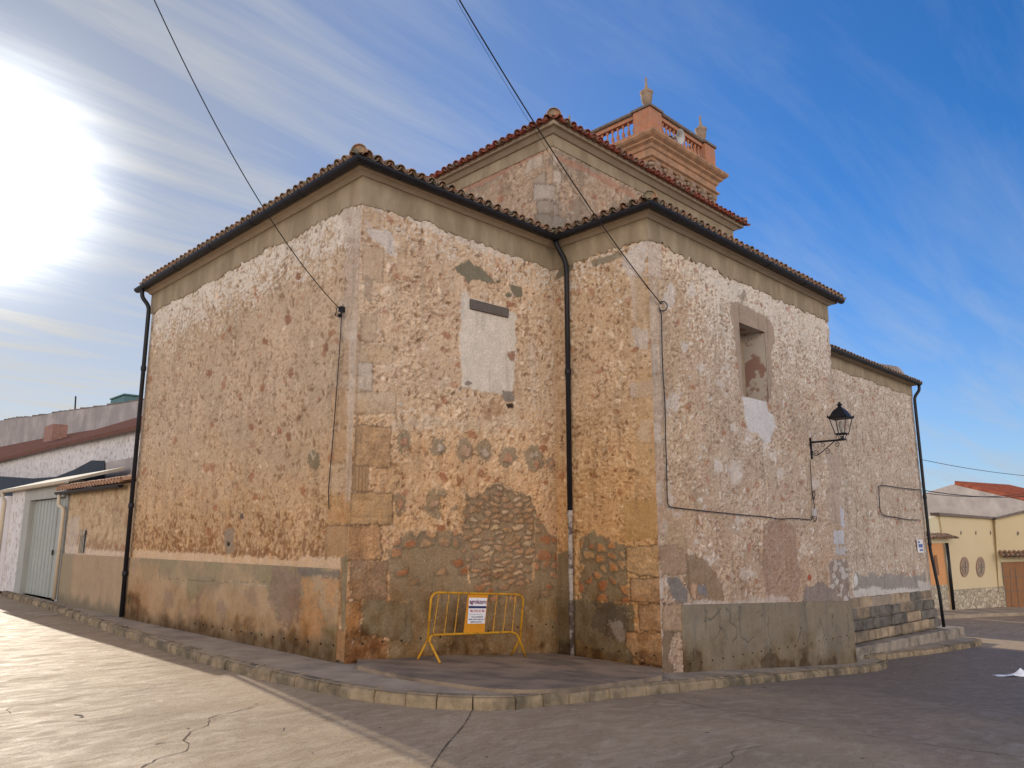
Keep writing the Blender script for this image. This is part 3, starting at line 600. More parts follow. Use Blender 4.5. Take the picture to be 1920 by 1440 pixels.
for x, y, rx, ry in [(870, 905, 5, 6), (828, 990, 8, 5), (830, 892, 7, 7), (1024, 905, 5, 4), (1018, 840, 8, 6), (1022, 1010, 10, 8), (1020, 1042, 12, 9)]:
    A.ell(x, y, rx, ry, col=(.38, .19, .11), warp=.04, flat=.3, d=.006)
A.damp(3.6, (.36, .295, .215), .7, .9); A.damp(1.1, (.24, .18, .12), .7, .4); A.damp(.12, (.12, .09, .065), .8, .12)  # narrow last band paints contact shade and dirt at the wall base
A.build('wall', M_wall, church, lo='corner', hi='inner', label='tan plastered wall behind the yellow barrier, with a blocked window')

# ---- Bl wall (axis X, faces left) of the near transept
B = Sheet('X', X1, Y1, Y0, -.75, 7.6, .018, 41)
hz = B.V
B.base((.52, .365, .235), (.63, .485, .35), (.26, .15, .075), white=.12 + .4 * ss(5.6, 7.4, hz), amp=.9, zstone=(.22, .15), red=.05)
B.speckle(450, .012, .04, (.24, .14, .08), -.016, seed=1); B.speckle(350, .015, .05, (.66, .53, .40), .012, seed=3); B.speckle(50, .03, .06, (.36, .18, .10), -.004, seed=2)
t = ss(5.2, 2.6, hz + .3 * B.w2)[:, None]; B.col = B.col * (1 - t) + B.col * C(1.02, .90, .70) * t
for pts, col in [([(1165, 490), (1180, 468), (1212, 450), (1212, 500), (1196, 520), (1180, 520)], (.60, .55, .52)), ([(1182, 520), (1210, 510), (1212, 600), (1185, 600)], (.54, .45, .37)), ([(1186, 615), (1214, 618), (1214, 655), (1187, 650)], (.56, .50, .46)),
                 ([(1184, 720), (1222, 715), (1222, 745), (1180, 745)], (.50, .42, .36)), ([(1195, 790), (1222, 790), (1222, 830), (1195, 825)], (.54, .45, .37))]:
    B.patch(pts, col, a=.75, warp=.045, flat=.6)
B.patch([(1058, 460), (1050, 500), (1040, 525), (1062, 515), (1075, 500)], OLIVE, warp=.02); B.patch([(1108, 490), (1140, 478), (1160, 470), (1165, 480), (1140, 492), (1112, 500)], OLIVE, a=.8, warp=.03)
for y0_, y1_ in [(520, 600), (690, 745), (745, 830), (830, 905), (905, 960), (960, 1010)]:
    B.line([(1175, y0_), (1225, y0_ + 2)], w=.010, a=.35, col=(.24, .15, .08))
    B.patch([(1192, y0_), (1226, y0_), (1228, y1_), (1192, y1_)], (.47, .32, .175), a=.45, flat=.8, warp=.02, strata=.06)
B.patch([(1168, 940), (1228, 935), (1230, 1010), (1172, 1015)], (.44, .28, .12), a=.7, flat=.9, warp=.03, strata=.05)
B.stones([(1087, 1010), (1110, 1000), (1150, 1018), (1176, 1022), (1180, 1130), (1086, 1128)], cell=(.26, .20), cols=((.37, .16, .075), (.43, .22, .10), (.44, .28, .15)), mortar=(.26, .205, .13), fillp=.62, amp=.028, seed=2)
B.patch([(1098, 1005), (1115, 997), (1122, 1012), (1110, 1025)], MORT, warp=.02)
B.patch([(1040, 1040), (1075, 1030), (1080, 1250), (1040, 1250)], (.20, .165, .11), a=.85, warp=.02, flat=.9)
B.patch([(1040, 1120), (1085, 1124), (1190, 1132), (1185, 1290), (1040, 1290)], (.20, .165, .11), warp=.03, flat=.9, var=.25, vscale=2)
B.patch([(1115, 1130), (1180, 1140), (1175, 1185), (1145, 1200), (1110, 1175)], (.10, .085, .08), a=.65, warp=.08, flat=.5)
B.patch([(1145, 1165), (1165, 1165), (1180, 1200), (1160, 1205)], (.38, .36, .36), a=.6, warp=.05)
B.patch([(1078, 1200), (1180, 1240), (1180, 1290), (1078, 1270)], (.32, .21, .09), a=.6, warp=.06, flat=.3)
QO = [([(1174, 1027), (1235, 1022), (1238, 1082), (1200, 1082), (1174, 1072)], (.44, .30, .17)), ([(1180, 1084), (1240, 1084), (1242, 1132), (1182, 1128)], (.43, .29, .175)), ([(1196, 1132), (1243, 1132), (1243, 1186), (1200, 1182)], (.42, .28, .17)), ([(1174, 1186), (1243, 1186), (1243, 1250), (1200, 1245), (1172, 1210)], (.43, .285, .165)), ([(1190, 1250), (1245, 1250), (1245, 1290), (1190, 1280)], (.30, .17, .09))]
for pts, col in QO: B.patch(pts, col, warp=.02, rim=.8, rimcol=(.07, .05, .035), var=.38, flat=.55, strata=.08)
B.damp(3.2, (.36, .30, .225), .6, .9); B.damp(1.3, (.22, .17, .12), .75, .5); B.damp(.12, (.12, .09, .065), .8, .12)  # painted shade and stain; narrow last band is contact shade and dirt
B.build('wall', M_wall, church, lo='corner', hi='inner', label='narrow orange-tan wall right of the inner downpipe')

# ---- Br wall (axis Y, faces right front)
B = Sheet('Y', Y1, X1, X2, -1.45, 7.6, .018, 51)
hz = B.V
B.base((.455, .345, .26), (.57, .465, .375), (.22, .14, .11), white=.27 + .42 * ss(4.6, 6.8, hz + .4 * B.w2) * ss(12.0, 14.5, B.U) + .30 * ss(6.6, 7.4, hz), amp=1.0, zstone=(.20, .14), red=.03, mott=.8)
B.speckle(1300, .010, .032, (.24, .16, .13), -.014, seed=1); B.speckle(900, .012, .05, (.66, .61, .57), .010, seed=3); B.speckle(110, .03, .07, (.36, .20, .15), -.004, seed=2)
t = (ss(14.8, 12.6, B.U + .6 * B.w2) * ss(1.2, 2.5, hz))[:, None]; B.col = B.col * (1 - .5 * t) + B.col * C(1.08, .97, .78) * .5 * t
for x, y, rx, ry, a in [(1257, 555, 12, 22, .8), (1297, 545, 6, 9, .9), (1262, 755, 16, 20, .7), (1283, 650, 8, 9, .8), (1378, 800, 7, 8, .9), (1345, 875, 9, 12, .8), (1380, 885, 12, 24, .7), (1403, 825, 7, 10, .9), (1435, 825, 8, 12, .9),
                     (1313, 690, 8, 10, .7), (1352, 720, 7, 7, .7), (1362, 690, 8, 6, .8), (1450, 855, 8, 8, .8), (1462, 890, 8, 8, .7), (1530, 905, 8, 8, .8), (1245, 990, 8, 14, .9), (1258, 940, 8, 18, .7), (1385, 975, 9, 9, .8), (1331, 1052, 12, 9, .95), (1397, 1077, 7, 9, .8), (1411, 1074, 6, 8, .8), (1306, 1015, 4, 5, .9), (1240, 1100, 5, 20, .8),
                     (1505, 1030, 7, 9, .7), (1530, 1028, 9, 9, .5), (1500, 1058, 6, 6, .8), (1250, 1090, 5, 20, .9), (1270, 965, 10, 8, .6), (1402, 810, 5, 6, .8), (1470, 560, 9, 14, .5), (1483, 660, 6, 10, .6)]:
    B.ell(x, y, rx, ry, col=(.62, .56, .52), a=a * .9, warp=.085, flat=.2, edge=.03)
# quoin column
for y0_, y1_, c_ in [(452, 520, (.57, .50, .46)), (520, 560, (.48, .40, .33)), (560, 640, (.52, .44, .38)), (640, 700, (.54, .48, .43)), (700, 790, (.47, .39, .33)), (790, 830, (.57, .52, .49)), (830, 900, (.45, .34, .27)), (900, 945, (.56, .50, .47)), (945, 1000, (.48, .36, .27))]:
    B.patch([(1208, y0_), (1234 + (y0_ * 7 % 13), y0_ + 2), (1236 + (y0_ * 7 % 13), y1_ + 2), (1208, y1_)], C(*c_) * C(1, .95, .9), a=.6, flat=.75, warp=.045, strata=.04, rim=.25)
for y0_, y1_ in [(620, 700), (700, 740), (770, 830), (850, 915), (915, 980)]:
    B.patch([(1550, y0_), (1600, y0_ + 3), (1600, y1_), (1556, y1_)], (.40, .32, .27), a=.55, flat=.75, warp=.06, rim=.2)
B.patch([(1562, 995), (1582, 995), (1584, 1022), (1563, 1022)], (.50, .50, .54), warp=.02); B.patch([(1566, 1025), (1586, 1025), (1588, 1042), (1568, 1042)], (.48, .47, .50), warp=.02); B.patch([(1575, 950), (1585, 960), (1586, 990), (1576, 985)], (.48, .48, .53), warp=.03)
# window surround
B.patch([(1370, 568), (1382, 565), (1400, 575), (1432, 592), (1450, 612), (1453, 640), (1445, 660), (1448, 700), (1446, 745), (1440, 748), (1390, 745), (1385, 700), (1381, 660), (1376, 620), (1370, 590)], (.37, .285, .225), warp=.02, flat=.95, d=.006, var=.05, rim=.35, rimcol=(.16, .12, .09))
B.line([(1437, 600), (1443, 760)], w=.006, a=.5, d=-.004, warp=.005)
B.patch([(1391, 742), (1437, 747), (1438, 768), (1450, 778), (1453, 800), (1443, 832), (1432, 828), (1420, 812), (1402, 808)], (.58, .555, .55), warp=.03, flat=.9, d=.006, var=.05)
B.patch([(1386, 555), (1396, 545), (1400, 552), (1390, 575)], (.27, .225, .19), a=.7, warp=.02)
# browner panel
B.patch([(1432, 985), (1440, 975), (1470, 975), (1492, 990), (1495, 1040), (1503, 1080), (1495, 1128), (1436, 1128), (1428, 1050)], (.30, .205, .16), a=.65, warp=.04, flat=0)
m_i, sdv = B.poly([(1432, 985), (1492, 990), (1503, 1080), (1495, 1128), (1436, 1128)], .04)
rr = ss(.72, .9, 1 - np.abs(perlin(B.U[m_i] * 11 + B.w1[m_i], B.V[m_i] * 10, 808)) * 2.2) * ss(.01, -.02, sdv) * ss(-.1, .2, B.w1[m_i]) * .75
B.col[m_i] = B.col[m_i] * (1 - rr[:, None]) + C(.52, .42, .38) * rr[:, None]; B.d[m_i] += .01 * rr
B.patch([(1245, 985), (1285, 990), (1290, 1035), (1250, 1025)], (.44, .32, .20), a=.5, warp=.06, flat=.3)
B.patch([(1237, 1025), (1268, 1022), (1290, 1042), (1292, 1072), (1240, 1082)], (.37, .27, .195), warp=.035, flat=.7, rim=.6, strata=.05)
B.patch([(1290, 1040), (1310, 1042), (1350, 1080), (1360, 1128), (1300, 1135), (1285, 1090)], (.26, .19, .13), warp=.05, a=.85, flat=.4)
B.patch([(1250, 1082), (1270, 1082), (1290, 1110), (1288, 1140), (1258, 1120)], (.21, .195, .19), warp=.03, flat=.8)
B.patch([(1310, 1098), (1322, 1095), (1325, 1115), (1310, 1115)], (.23, .225, .24), warp=.03, flat=.8); B.patch([(1296, 1095), (1306, 1092), (1305, 1125), (1297, 1120)], (.52, .36, .26), warp=.03)
B.patch([(1510, 1100), (1545, 1092), (1562, 1110), (1560, 1130), (1505, 1130)], (.24, .215, .21), warp=.04, a=.85, flat=.7); B.patch([(1555, 1050), (1600, 1050), (1605, 1130), (1558, 1130)], (.24, .215, .21), warp=.05, a=.75, flat=.6)
for i in range(26):
    x = random.uniform(1560, 1600); y = random.uniform(1045, 1125); B.ell(x, y, random.uniform(2, 5), random.uniform(2, 7), col=(.52, .50, .50), warp=.03)
B.ell(1517, 1083, 4, 7, col=(.36, .10, .06))
B.patch([(1243, 1132), (1282, 1132), (1283, 1186), (1243, 1184)], (.38, .28, .20), warp=.03, rim=.7, rimcol=(.06, .045, .035), flat=.6, strata=.06, var=.3)
B.patch([(1243, 1186), (1265, 1186), (1256, 1212), (1250, 1240), (1262, 1250), (1262, 1290), (1243, 1290)], (.23, .175, .12), warp=.03, rim=.7, flat=.7)
B.patch([(1280, 1130), (1320, 1122), (1350, 1128), (1420, 1122), (1450, 1116), (1480, 1120), (1480, 1140), (1280, 1142)], (.55, .49, .46), a=.75, warp=.04, flat=.5)
nu0, nz0 = B.uv(1393, 742); _, nz1 = B.uv(1393, 607); nu1, _ = B.uv(1438, 700)
B.damp(2.9, (.32, .265, .215), .6, 1.)  # painted shade towards the wall foot, mixed with stain
NICHE = (nu0, nu1, nz0, nz1)
B.build('wall', M_wall, church, lo='corner', hi='corner', hole=NICHE, label='whitish-pink plastered wall carrying the street lantern')
# niche of the window
nb = MB(); u0, u1, z0, z1 = nu0 - .01, nu1 + .01, nz0 - .01, nz1 + .01; dp = .62
f = Y1 + .004
nb.add([(u0, f, z0), (u0, f, z1), (u0 + .05, f + dp, z1), (u0 + .05, f + dp, z0)], [(0, 1, 2, 3)])
nb.add([(u1, f, z0), (u1, f, z1), (u1 - .12, f + dp, z1), (u1 - .12, f + dp, z0)], [(0, 3, 2, 1)])
nb.add([(u0, f, z1), (u1, f, z1), (u1 - .12, f + dp, z1), (u0 + .05, f + dp, z1)], [(0, 1, 2, 3)])
nb.add([(u0, f, z0), (u1, f, z0), (u1 - .12, f + dp, z0 + .15), (u0 + .05, f + dp, z0 + .15)], [(0, 3, 2, 1)])
M_nich = make_mat('niche_render', (.42, .37, .32), .95, .1, 3, .3, 40, col2=(.24, .14, .11), c2s=1.5, c2t=(.50, .54))
win = nb.build('window', M_nich, church, label='blind window recess with flaking plaster')
nb = MB(); nb.box(u0 - .02, u1 + .02, f + dp, f + dp + .05, z0 - .1, z1 + .1); nb.build('window_back', M_nich, win)
# plinth of Br
ptop = lambda u: np.interp(u, [12.6, 20.37], [.64, .27])
P = Sheet('Y', Y1 - .012, 12.55, X2 + .0, -1.5, .66, .02, 61)
P.d += .026 + .004 * P.w2 + .002 * P.fine
P.col[:] = C(.22, .18, .13) * (1 + .16 * P.w2 + .12 * P.fine)[:, None]
wash(P, ss(.1, .35, fbm(P.U * .8, P.V * 1.6, 4, 15)), (.27, .23, .17), .6); wash(P, ss(.1, .4, fbm(P.U * 1.4, P.V * .7, 4, 16)), (.15, .135, .11), .5)
wash(P, ss(.3, .62, fbm(P.U * 6, P.V * .8, 3, 18)) * ss(-.6, .2, P.V), (.11, .10, .09), .5)
for L_ in [[(1322, 1140), (1320, 1180)], [(1325, 1160), (1345, 1150), (1350, 1145)], [(1345, 1140), (1350, 1180), (1338, 1200)], [(1350, 1180), (1362, 1200)], [(1362, 1140), (1368, 1165), (1378, 1172), (1380, 1195), (1370, 1205)], [(1386, 1138), (1384, 1170), (1388, 1195), (1402, 1205), (1412, 1198)],
           [(1438, 1136), (1438, 1180), (1443, 1205)], [(1506, 1130), (1508, 1155), (1512, 1180)], [(1535, 1165), (1545, 1190), (1538, 1205)], [(1500, 1175), (1495, 1200)], [(1560, 1150), (1558, 1180)], [(1588, 1150), (1590, 1215)], [(1275, 1190), (1262, 1215), (1280, 1240), (1270, 1262)], [(1300, 1215), (1298, 1240)]]:
    P.line(L_, w=.014, col=(.08, .07, .06), a=.75, d=-.01, warp=.05)
P.damp(.45, (.27, .21, .14), .7, .3); P.damp(.10, (.13, .10, .07), .8, .1); P.speckle(220, .01, .03, (.12, .10, .08), -.006, seed=1); wash(P, ss(.15, .45, fbm(P.U * 2.6, P.V * .5, 4, 19)) * ss(-.5, .3, P.V), (.12, .11, .095), .5)  # damp calls: painted shade towards the plinth foot, mixed with stain
P.build('plinth', M_smooth, church, skirt=.05, topz=ptop, base_of=lambda u: gz(u), label='cracked grey-green cement plinth under the lantern wall')

# ---- far wall
B = Sheet('Y', Y2, X2, X3, -1.75, 7.25, .03, 71)
hz = B.V
B.base((.45, .355, .275), (.58, .495, .41), (.23, .15, .125), white=.32 + .22 * ss(4.5, 7, hz), amp=1.0, zstone=(.22, .15), red=.05)
B.speckle(1200, .012, .04, (.22, .15, .12), -.016, seed=1); B.speckle(900, .015, .06, (.64, .58, .53), .012, seed=3)
B.patch([(1600, 1075), (1735, 1078), (1750, 1115), (1600, 1120)], (.27, .245, .225), warp=.06, flat=.7, warp2=.05, a=.85)
B.patch([(1600, 1108), (1640, 1100), (1660, 1106), (1690, 1102), (1745, 1106), (1748, 1116), (1600, 1120)], (.57, .52, .48), a=.9, warp=.04, flat=.7)
B.ell(1604, 1088, 4, 12, col=(.60, .58, .56)); B.patch([(1720, 1090), (1745, 1090), (1745, 1112), (1725, 1112)], (.55, .5, .46), a=.8, warp=.05)
B.patch([(1725, 720), (1712, 720), (1760, 1190), (1780, 1190)], (.33, .28, .24), a=.5, flat=.8, warp=.04)
B.build('wall', M_wall, church, lo='inner', hi='corner', label='pinkish wall furthest to the right, with the street name plaque')
# stepped ashlar courses at its foot
zt = .19
ASH = [make_mat('ashlar_' + n_, c1, .95, .3, 3, .7, 30, col2=c2, c2s=2.2, c2t=(.45, .62), dist=.03) for n_, c1, c2 in (('dark', (.17, .15, .125), (.09, .08, .07)), ('brown', (.27, .205, .14), (.15, .12, .09)), ('tan', (.40, .30, .20), (.27, .20, .13)))]
for i in range(4):
    o_ = .05 + .055 * i; za = zt - .30 * i; mb = MB(); rnd = random.Random(i + 3); x = X2 + .02
    while x < X3 - .2:
        w = rnd.uniform(.45, 1.1); xe = min(x + w, X3 - .1)
        mb.m = rnd.choices([0, 1, 2], [(3, 5, 2), (7, 2, 1), (7, 1, 1), (1, 5, 4)][i])[0]
        h0 = za - .015 * (x - X2) ; mb.box(x + .014, xe - .014, Y2 - o_ + rnd.uniform(-.02, .02), Y2 + .1, h0 - .30 + .014, h0 - .010 + rnd.uniform(-.01, .01)); x = xe
    mb.build('stone_course', ASH, church, bevel=.025)
mb = MB(); mb.prism([(X2, Y2 - .04, .17), (X3 - .12, Y2 - .04, .04), (X3 - .12, Y2 - .04, -1.3), (X2, Y2 - .04, -1.3)], (0, .1, 0)); mb.build('joint_mortar', M_core, church)
mb = MB(); rnd = random.Random(9); x = X2 + .05
while x < X3 + 1.2:
    xe = min(x + rnd.uniform(.9, 1.7), X3 + 1.3); h0 = -1.02 - .022 * (x - X2)
    mb.box(x + .006, xe - .006, Y2 - .52 + rnd.uniform(-.02, .02), Y2 + (.1 if x < X3 else 1.5), -2.0, h0); x = xe
mb.build('step', make_mat('step_stone', (.30, .25, .195), .9, .25, 3, .5, 30, col2=(.13, .11, .09), c2s=1.4, c2t=(.5, .64)), church, bevel=.03)

# ---- masonry core and back walls
mb = MB()
mb.box(X0 + .06, X1 + 8, Y0 + .06, YL, -.8, 8.0); mb.box(X1 + .5, X2 - .06, Y1 + .5, Y0 + .1, -1.5, 8.0)
mb.box(X1 + .06, 19.75, Y0 + .06, 20.5, 7.9, 10.9); mb.box(X2 - .5, X3 - .06, Y2 + .06, 20.5, -1.9, 7.2)
mb.build('inner_masonry', M_core, church)
for bb in [(X2 - .012, X2 + .0, Y1 + .0, Y2 + .3, -1.6, 8.0), (X3 - .01, X3 + .03, Y2, 20.5, -1.9, 7.2), (X0 + .003, X1 + 8, YL - .02, YL + .03, -.2, 8.0)]:
    mb = MB(); mb.box(*bb); mb.build('end_wall', M_core, church)

# ---- cornice bands with ragged lower edge
def band(path, z0, z1, out, ragged, mat, name, seed, **k):
    mb = MB(); n = len(path); P = [np.array(p, float) for p in path]
    offs = []
    for i in range(n):
        a = P[i] - P[i - 1] if i > 0 else P[1] - P[0]; b = P[i + 1] - P[i] if i < n - 1 else P[-1] - P[-2]
        a /= np.linalg.norm(a); b /= np.linalg.norm(b); na = np.array([a[1], -a[0]]); nb_ = np.array([b[1], -b[0]]); offs.append((na + nb_) / (1 + na @ nb_))
    s0 = 0; rows = []
    for i in range(n - 1):
        Lg = np.linalg.norm(P[i + 1] - P[i]); m = max(2, int(Lg / .03))
        for j in range(m + (1 if i == n - 2 else 0)):
            t_ = j / m; p = P[i] * (1 - t_) + P[i + 1] * t_
            da = P[i + 1] - P[i]; da /= np.linalg.norm(da); nn = np.array([da[1], -da[0]])
            if t_ == 0: nn = offs[i]
            if t_ == 1: nn = offs[i + 1]
            s_ = s0 + Lg * t_; rag = float(ragged * (fbm(np.array([s_ * 1.3]), np.array([.5]), 3, seed)[0] * 1.0 + .55 * fbm(np.array([s_ * 7.]), np.array([.2]), 3, seed + 3)[0])) if ragged else 0
            rows.append([(*(p + nn * out), z1), (*(p + nn * out), z0 + .04 + rag), (*(p + nn * out * .7), z0 + .005 + rag), (*(p - nn * .03), z0 + rag)])
        s0 += Lg
    V = [v for r in rows for v in r]; Fs = []
    for i in range(len(rows) - 1):
        for q in range(3): Fs.append((i * 4 + q, i * 4 + q + 1, i * 4 + 5 + q, i * 4 + 4 + q))
    mb.add(V, Fs); return mb.build(name, mat, church, **k)
LOW = [(X0, YL + .1), (X0, Y0), (X1, Y0), (X1, Y1), (X2, Y1), (X2, Y1 + 1.5)]
band(LOW, 7.53, 8.02, .024, .15, M_cornice, 'cornice', 100, label='grey-olive rendered cornice band under the gutters')
mb = MB(); mb.sweep(LOW, [(-.1, 7.98), (.06, 7.98), (.13, 8.03), (.21, 8.04), (.21, 8.085), (-.1, 8.085)]); mb.build('soffit', M_soffit, church)
FAR = [(X2 + .02, Y2), (X3, Y2), (X3, 20)]
band(FAR, 6.80, 7.22, .024, .07, M_cornice, 'cornice', 120)
mb = MB(); mb.sweep(FAR, [(-.1, 7.19), (.05, 7.19), (.19, 7.22), (.19, 7.255), (-.1, 7.255)]); mb.build('soffit', M_soffit, church)
# ---- high crossing block
H = Sheet('X', X1, Y0, 17.5, 8.0, 10.47, .03, 81)
H.base((.42, .30, .21), (.55, .43, .33), (.19, .13, .09), white=.15, amp=1.2, zstone=(.20, .14), red=.10)
wash(H, ss(-.05, .3, fbm(H.U * 1.2, H.V * 1.2, 4, 3) + .45 * ss(9.3, 8.3, H.V)), (.24, .20, .155), .65)
H.patch([(1015, 285), (990, 298), (980, 330), (1003, 318), (1020, 310)], (.47, .38, .31), flat=.8, rim=.3); H.patch([(1002, 335), (1022, 320), (1024, 372), (1000, 370)], (.40, .32, .255), flat=.7, rim=.6, strata=.03); H.patch([(1000, 345), (1040, 345), (1040, 375), (1000, 375)], (.45, .38, .32), flat=.8, rim=.7)
H.patch([(1008, 375), (1040, 375), (1040, 400), (1008, 400)], (.34, .28, .23), flat=.8, rim=.7); H.patch([(1004, 402), (1040, 402), (1046, 440), (1006, 440)], (.28, .235, .19), flat=.8, rim=.7)
H.patch([(1023, 278), (960, 305), (900, 335), (850, 360), (855, 368), (905, 345), (965, 313), (1015, 290)], (.40, .22, .155), a=.8, warp=.03, flat=.4)
H.build('high_wall', M_wall, church, lo='corner')
H = Sheet('Y', Y0, X1, 19.8, 8.0, 10.47, .03, 91)
H.base((.42, .30, .21), (.55, .43, .33), (.19, .13, .09), white=.15, amp=1.2, zstone=(.20, .14), red=.10)
wash(H, ss(-.05, .3, fbm(H.U * 1.2, H.V * 1.2, 4, 3) + .3 * ss(9.3, 8.3, H.V) + .2 * ss(14, 12, H.U)), (.24, .20, .155), .6)
H.patch([(1025, 278), (1045, 290), (1045, 310), (1024, 305)], (.47, .38, .31), flat=.8, rim=.3); H.patch([(1024, 310), (1052, 322), (1052, 345), (1024, 338)], (.46, .38, .31), flat=.8, rim=.6); H.patch([(1020, 345), (1040, 350), (1040, 378), (1020, 372)], (.47, .41, .35), flat=.8, rim=.7, d=.01)
H.patch([(1024, 378), (1046, 385), (1046, 402), (1024, 398)], (.32, .26, .22), flat=.8, rim=.7); H.patch([(1030, 402), (1062, 410), (1058, 440), (1030, 440)], (.27, .23, .19), flat=.8, rim=.7)
H.patch([(1045, 290), (1100, 315), (1190, 362), (1190, 375), (1100, 325), (1045, 300)], (.40, .22, .155), a=.8, warp=.04, flat=.4)
H.build('high_wall', M_wall, church, lo='corner')
HI = [(X1, 19.0), (X1, Y0), (19.8, Y0), (19.8, 19.0)]
band(HI, 10.43, 10.80, .02, .0, M_cornice, 'cornice', 130, label='smooth grey band below the highest eaves')
mb = MB(); mb.sweep(HI, [(-.1, 10.72), (.06, 10.72), (.16, 10.80), (.24, 10.81), (.24, 10.93), (-.1, 10.93)]); mb.build('eaves_moulding', M_soffit, church)

# ---- barrel tile roofs
def tiles(name, mat, org, ax, up, n, maxlen, lenf, pitch, pw=.235, rr=.098, zb=0, seed=1, parent=None, chan=True, over=.06):
    """org: eave start; ax: unit along eave; up: unit horizontally up the slope; lenf(t): horizontal run available at t"""
    mb = MB(); rnd = random.Random(seed); org = np.array(org, float); ax = np.array(ax, float); up = np.array(up, float)
    cs, sn = math.cos(pitch), math.sin(pitch); U3 = np.array([up[0] * cs, up[1] * cs, sn]); A3 = np.array([ax[0], ax[1], 0.]); N3 = np.array([-up[0] * sn, -up[1] * sn, cs])
    tl = .40
    for i in range(n):
        t_ = (i + .5) * pw; run = min(maxlen, lenf(t_)) / cs
        if run < .05: continue
        k = 0; s_ = -over
        while s_ < run:
            e = min(s_ + tl + .08, run + .05); j = rnd.uniform(-.014, .014); tilt = rnd.uniform(-.010, .012)
            V = []; seg = 6
            for (ss_, rad, lift) in ((s_, rr * 1.05, .028), (e, rr * .86, .008)):
                for layer in (0, 1):
                    r2 = rad - layer * .014
                    for q in range(seg + 1):
                        an = math.pi * q / seg
                        V.append(org + A3 * (t_ + j + r2 * math.cos(an)) + U3 * ss_ + N3 * (lift + tilt + r2 * math.sin(an)))
            m = seg + 1; Fs = []
            for q in range(seg):
                Fs += [(q, q + 1, 2 * m + q + 1, 2 * m + q), (m + q, 3 * m + q, 3 * m + q + 1, m + q + 1), (q, m + q, m + q + 1, q + 1)]
            mb.add(V, Fs); s_ += tl
        if chan:
            V = []; seg = 5; t2 = t_ + pw / 2
            for ss_ in (-over - .03, min(run, .8)):
                for q in range(seg + 1):
                    an = math.pi + math.pi * q / seg; V.append(org + A3 * (t2 + rr * math.cos(an)) + U3 * ss_ + N3 * (.075 + rr * .8 * math.sin(an)))
            for ss_ in (-over - .03, min(run, .8)):
                for q in range(seg + 1):
                    an = math.pi + math.pi * q / seg; V.append(org + A3 * (t2 + rr * math.cos(an)) + U3 * ss_ + N3 * (.062 + rr * .8 * math.sin(an)))
            m = seg + 1
            mb.add(V, [(q, q + 1, m + q + 1, m + q) for q in range(seg)] + [(2 * m + q, 3 * m + q, 3 * m + q + 1, 2 * m + q + 1) for q in range(seg)] + [(q, 2 * m + q, 2 * m + q + 1, q + 1) for q in range(seg)])
    # deck
    tt = np.linspace(0, n * pw, 40); V = []; Fs = []
    for t_ in tt:
        run = max(0.01, min(maxlen, lenf(t_))) / cs; V += [org + A3 * t_ + N3 * .0, org + A3 * t_ + U3 * run + N3 * .0]
    Fs = [(2 * i, 2 * i + 2, 2 * i + 3, 2 * i + 1) for i in range(len(tt) - 1)]
    mb.add(V, Fs)
    return mb.build(name, mat, parent, smooth=False)
PT = math.radians(17); EV = .27; ZE = 8.185
def ridge_caps(p0, p1, mat, name, parent, r=.145, big=1.0):
    mb = MB(); p0 = np.array(p0, float); p1 = np.array(p1, float); L_ = np.linalg.norm(p1 - p0); d = (p1 - p0) / L_; side = np.cross(d, [0, 0, 1]); side /= np.linalg.norm(side); up = np.cross(side, d); s_ = 0
    while s_ < L_:
        e = min(s_ + .42, L_); V = []
        for q_, rad, lf in ((s_, r, .03), (e, r * .85, .0)):
            for lay in (0, 1):
                for q in range(9):
                    an = math.pi * q / 8; V.append(p0 + d * q_ + side * (rad - .015 * lay) * math.cos(an) + up * (lf + (rad - .015 * lay) * math.sin(an)))
        Fs = []
        for q in range(8): Fs += [(q, q + 1, 19 + q, 18 + q), (9 + q, 27 + q, 28 + q, 10 + q), (q, 9 + q, 10 + q, q + 1)]
        mb.add(V, Fs)
        if s_ == 0:     # mortar plug filling the first cap
            V = [p0 + d * .03 + side * (r - .02) * math.cos(math.pi * q / 8) + up * (.03 + (r - .02) * math.sin(math.pi * q / 8)) for q in range(9)]; mb.add(V, [tuple(range(9))])
        s_ += .38
    return mb.build(name, mat, parent, smooth=False)
ex, ey = X0 - EV, Y0 - EV
tiles('roof', M_tile, (ex, ey, ZE), (0, 1), (1, 0), 41, X1 - ex, lambda t: t, PT, parent=church, seed=1)
tiles('roof', M_tile, (ex, ey, ZE), (1, 0), (0, 1), 22, 5.1, lambda t: t, PT, parent=church, seed=2)
bx_, by_ = X1 - EV, Y1 - EV
tiles('roof', M_tile, (bx_, by_, ZE), (0, 1), (1, 0), 11, 3., lambda t: t, PT, parent=church, seed=3)
tiles('roof', M_tile, (bx_, by_, ZE), (1, 0), (0, 1), 38, 2.62, lambda t: min(t, 8.85 - t + .3), PT, parent=church, seed=4)
tiles('roof', M_tile, (X2 + EV, by_, ZE), (0, 1), (-1, 0), 11, 3., lambda t: t, PT, parent=church, seed=5)
tn = math.tan(PT)
ridge_caps((ex - .03, ey - .03, ZE + .01), (ex + 5, ey + 5, ZE + .01 + 5 * tn), M_tile, 'hip_ridge', church)
ridge_caps((bx_ - .03, by_ - .03, ZE + .01), (bx_ + 2.6, by_ + 2.6, ZE + .01 + 2.6 * tn), M_tile, 'hip_ridge', church)
hx, hy, ZH = X1 - .27, Y0 - .27, 10.90
tiles('high_roof', M_tilered, (hx, hy, ZH), (0, 1), (1, 0), 36, 4.2, lambda t: t, PT, parent=church, seed=6, over=.09)
tiles('high_roof', M_tilered, (hx, hy, ZH), (1, 0), (0, 1), 36, 4.2, lambda t: min(t, 8.45 - t + .2), PT, parent=church, seed=7, over=.09)
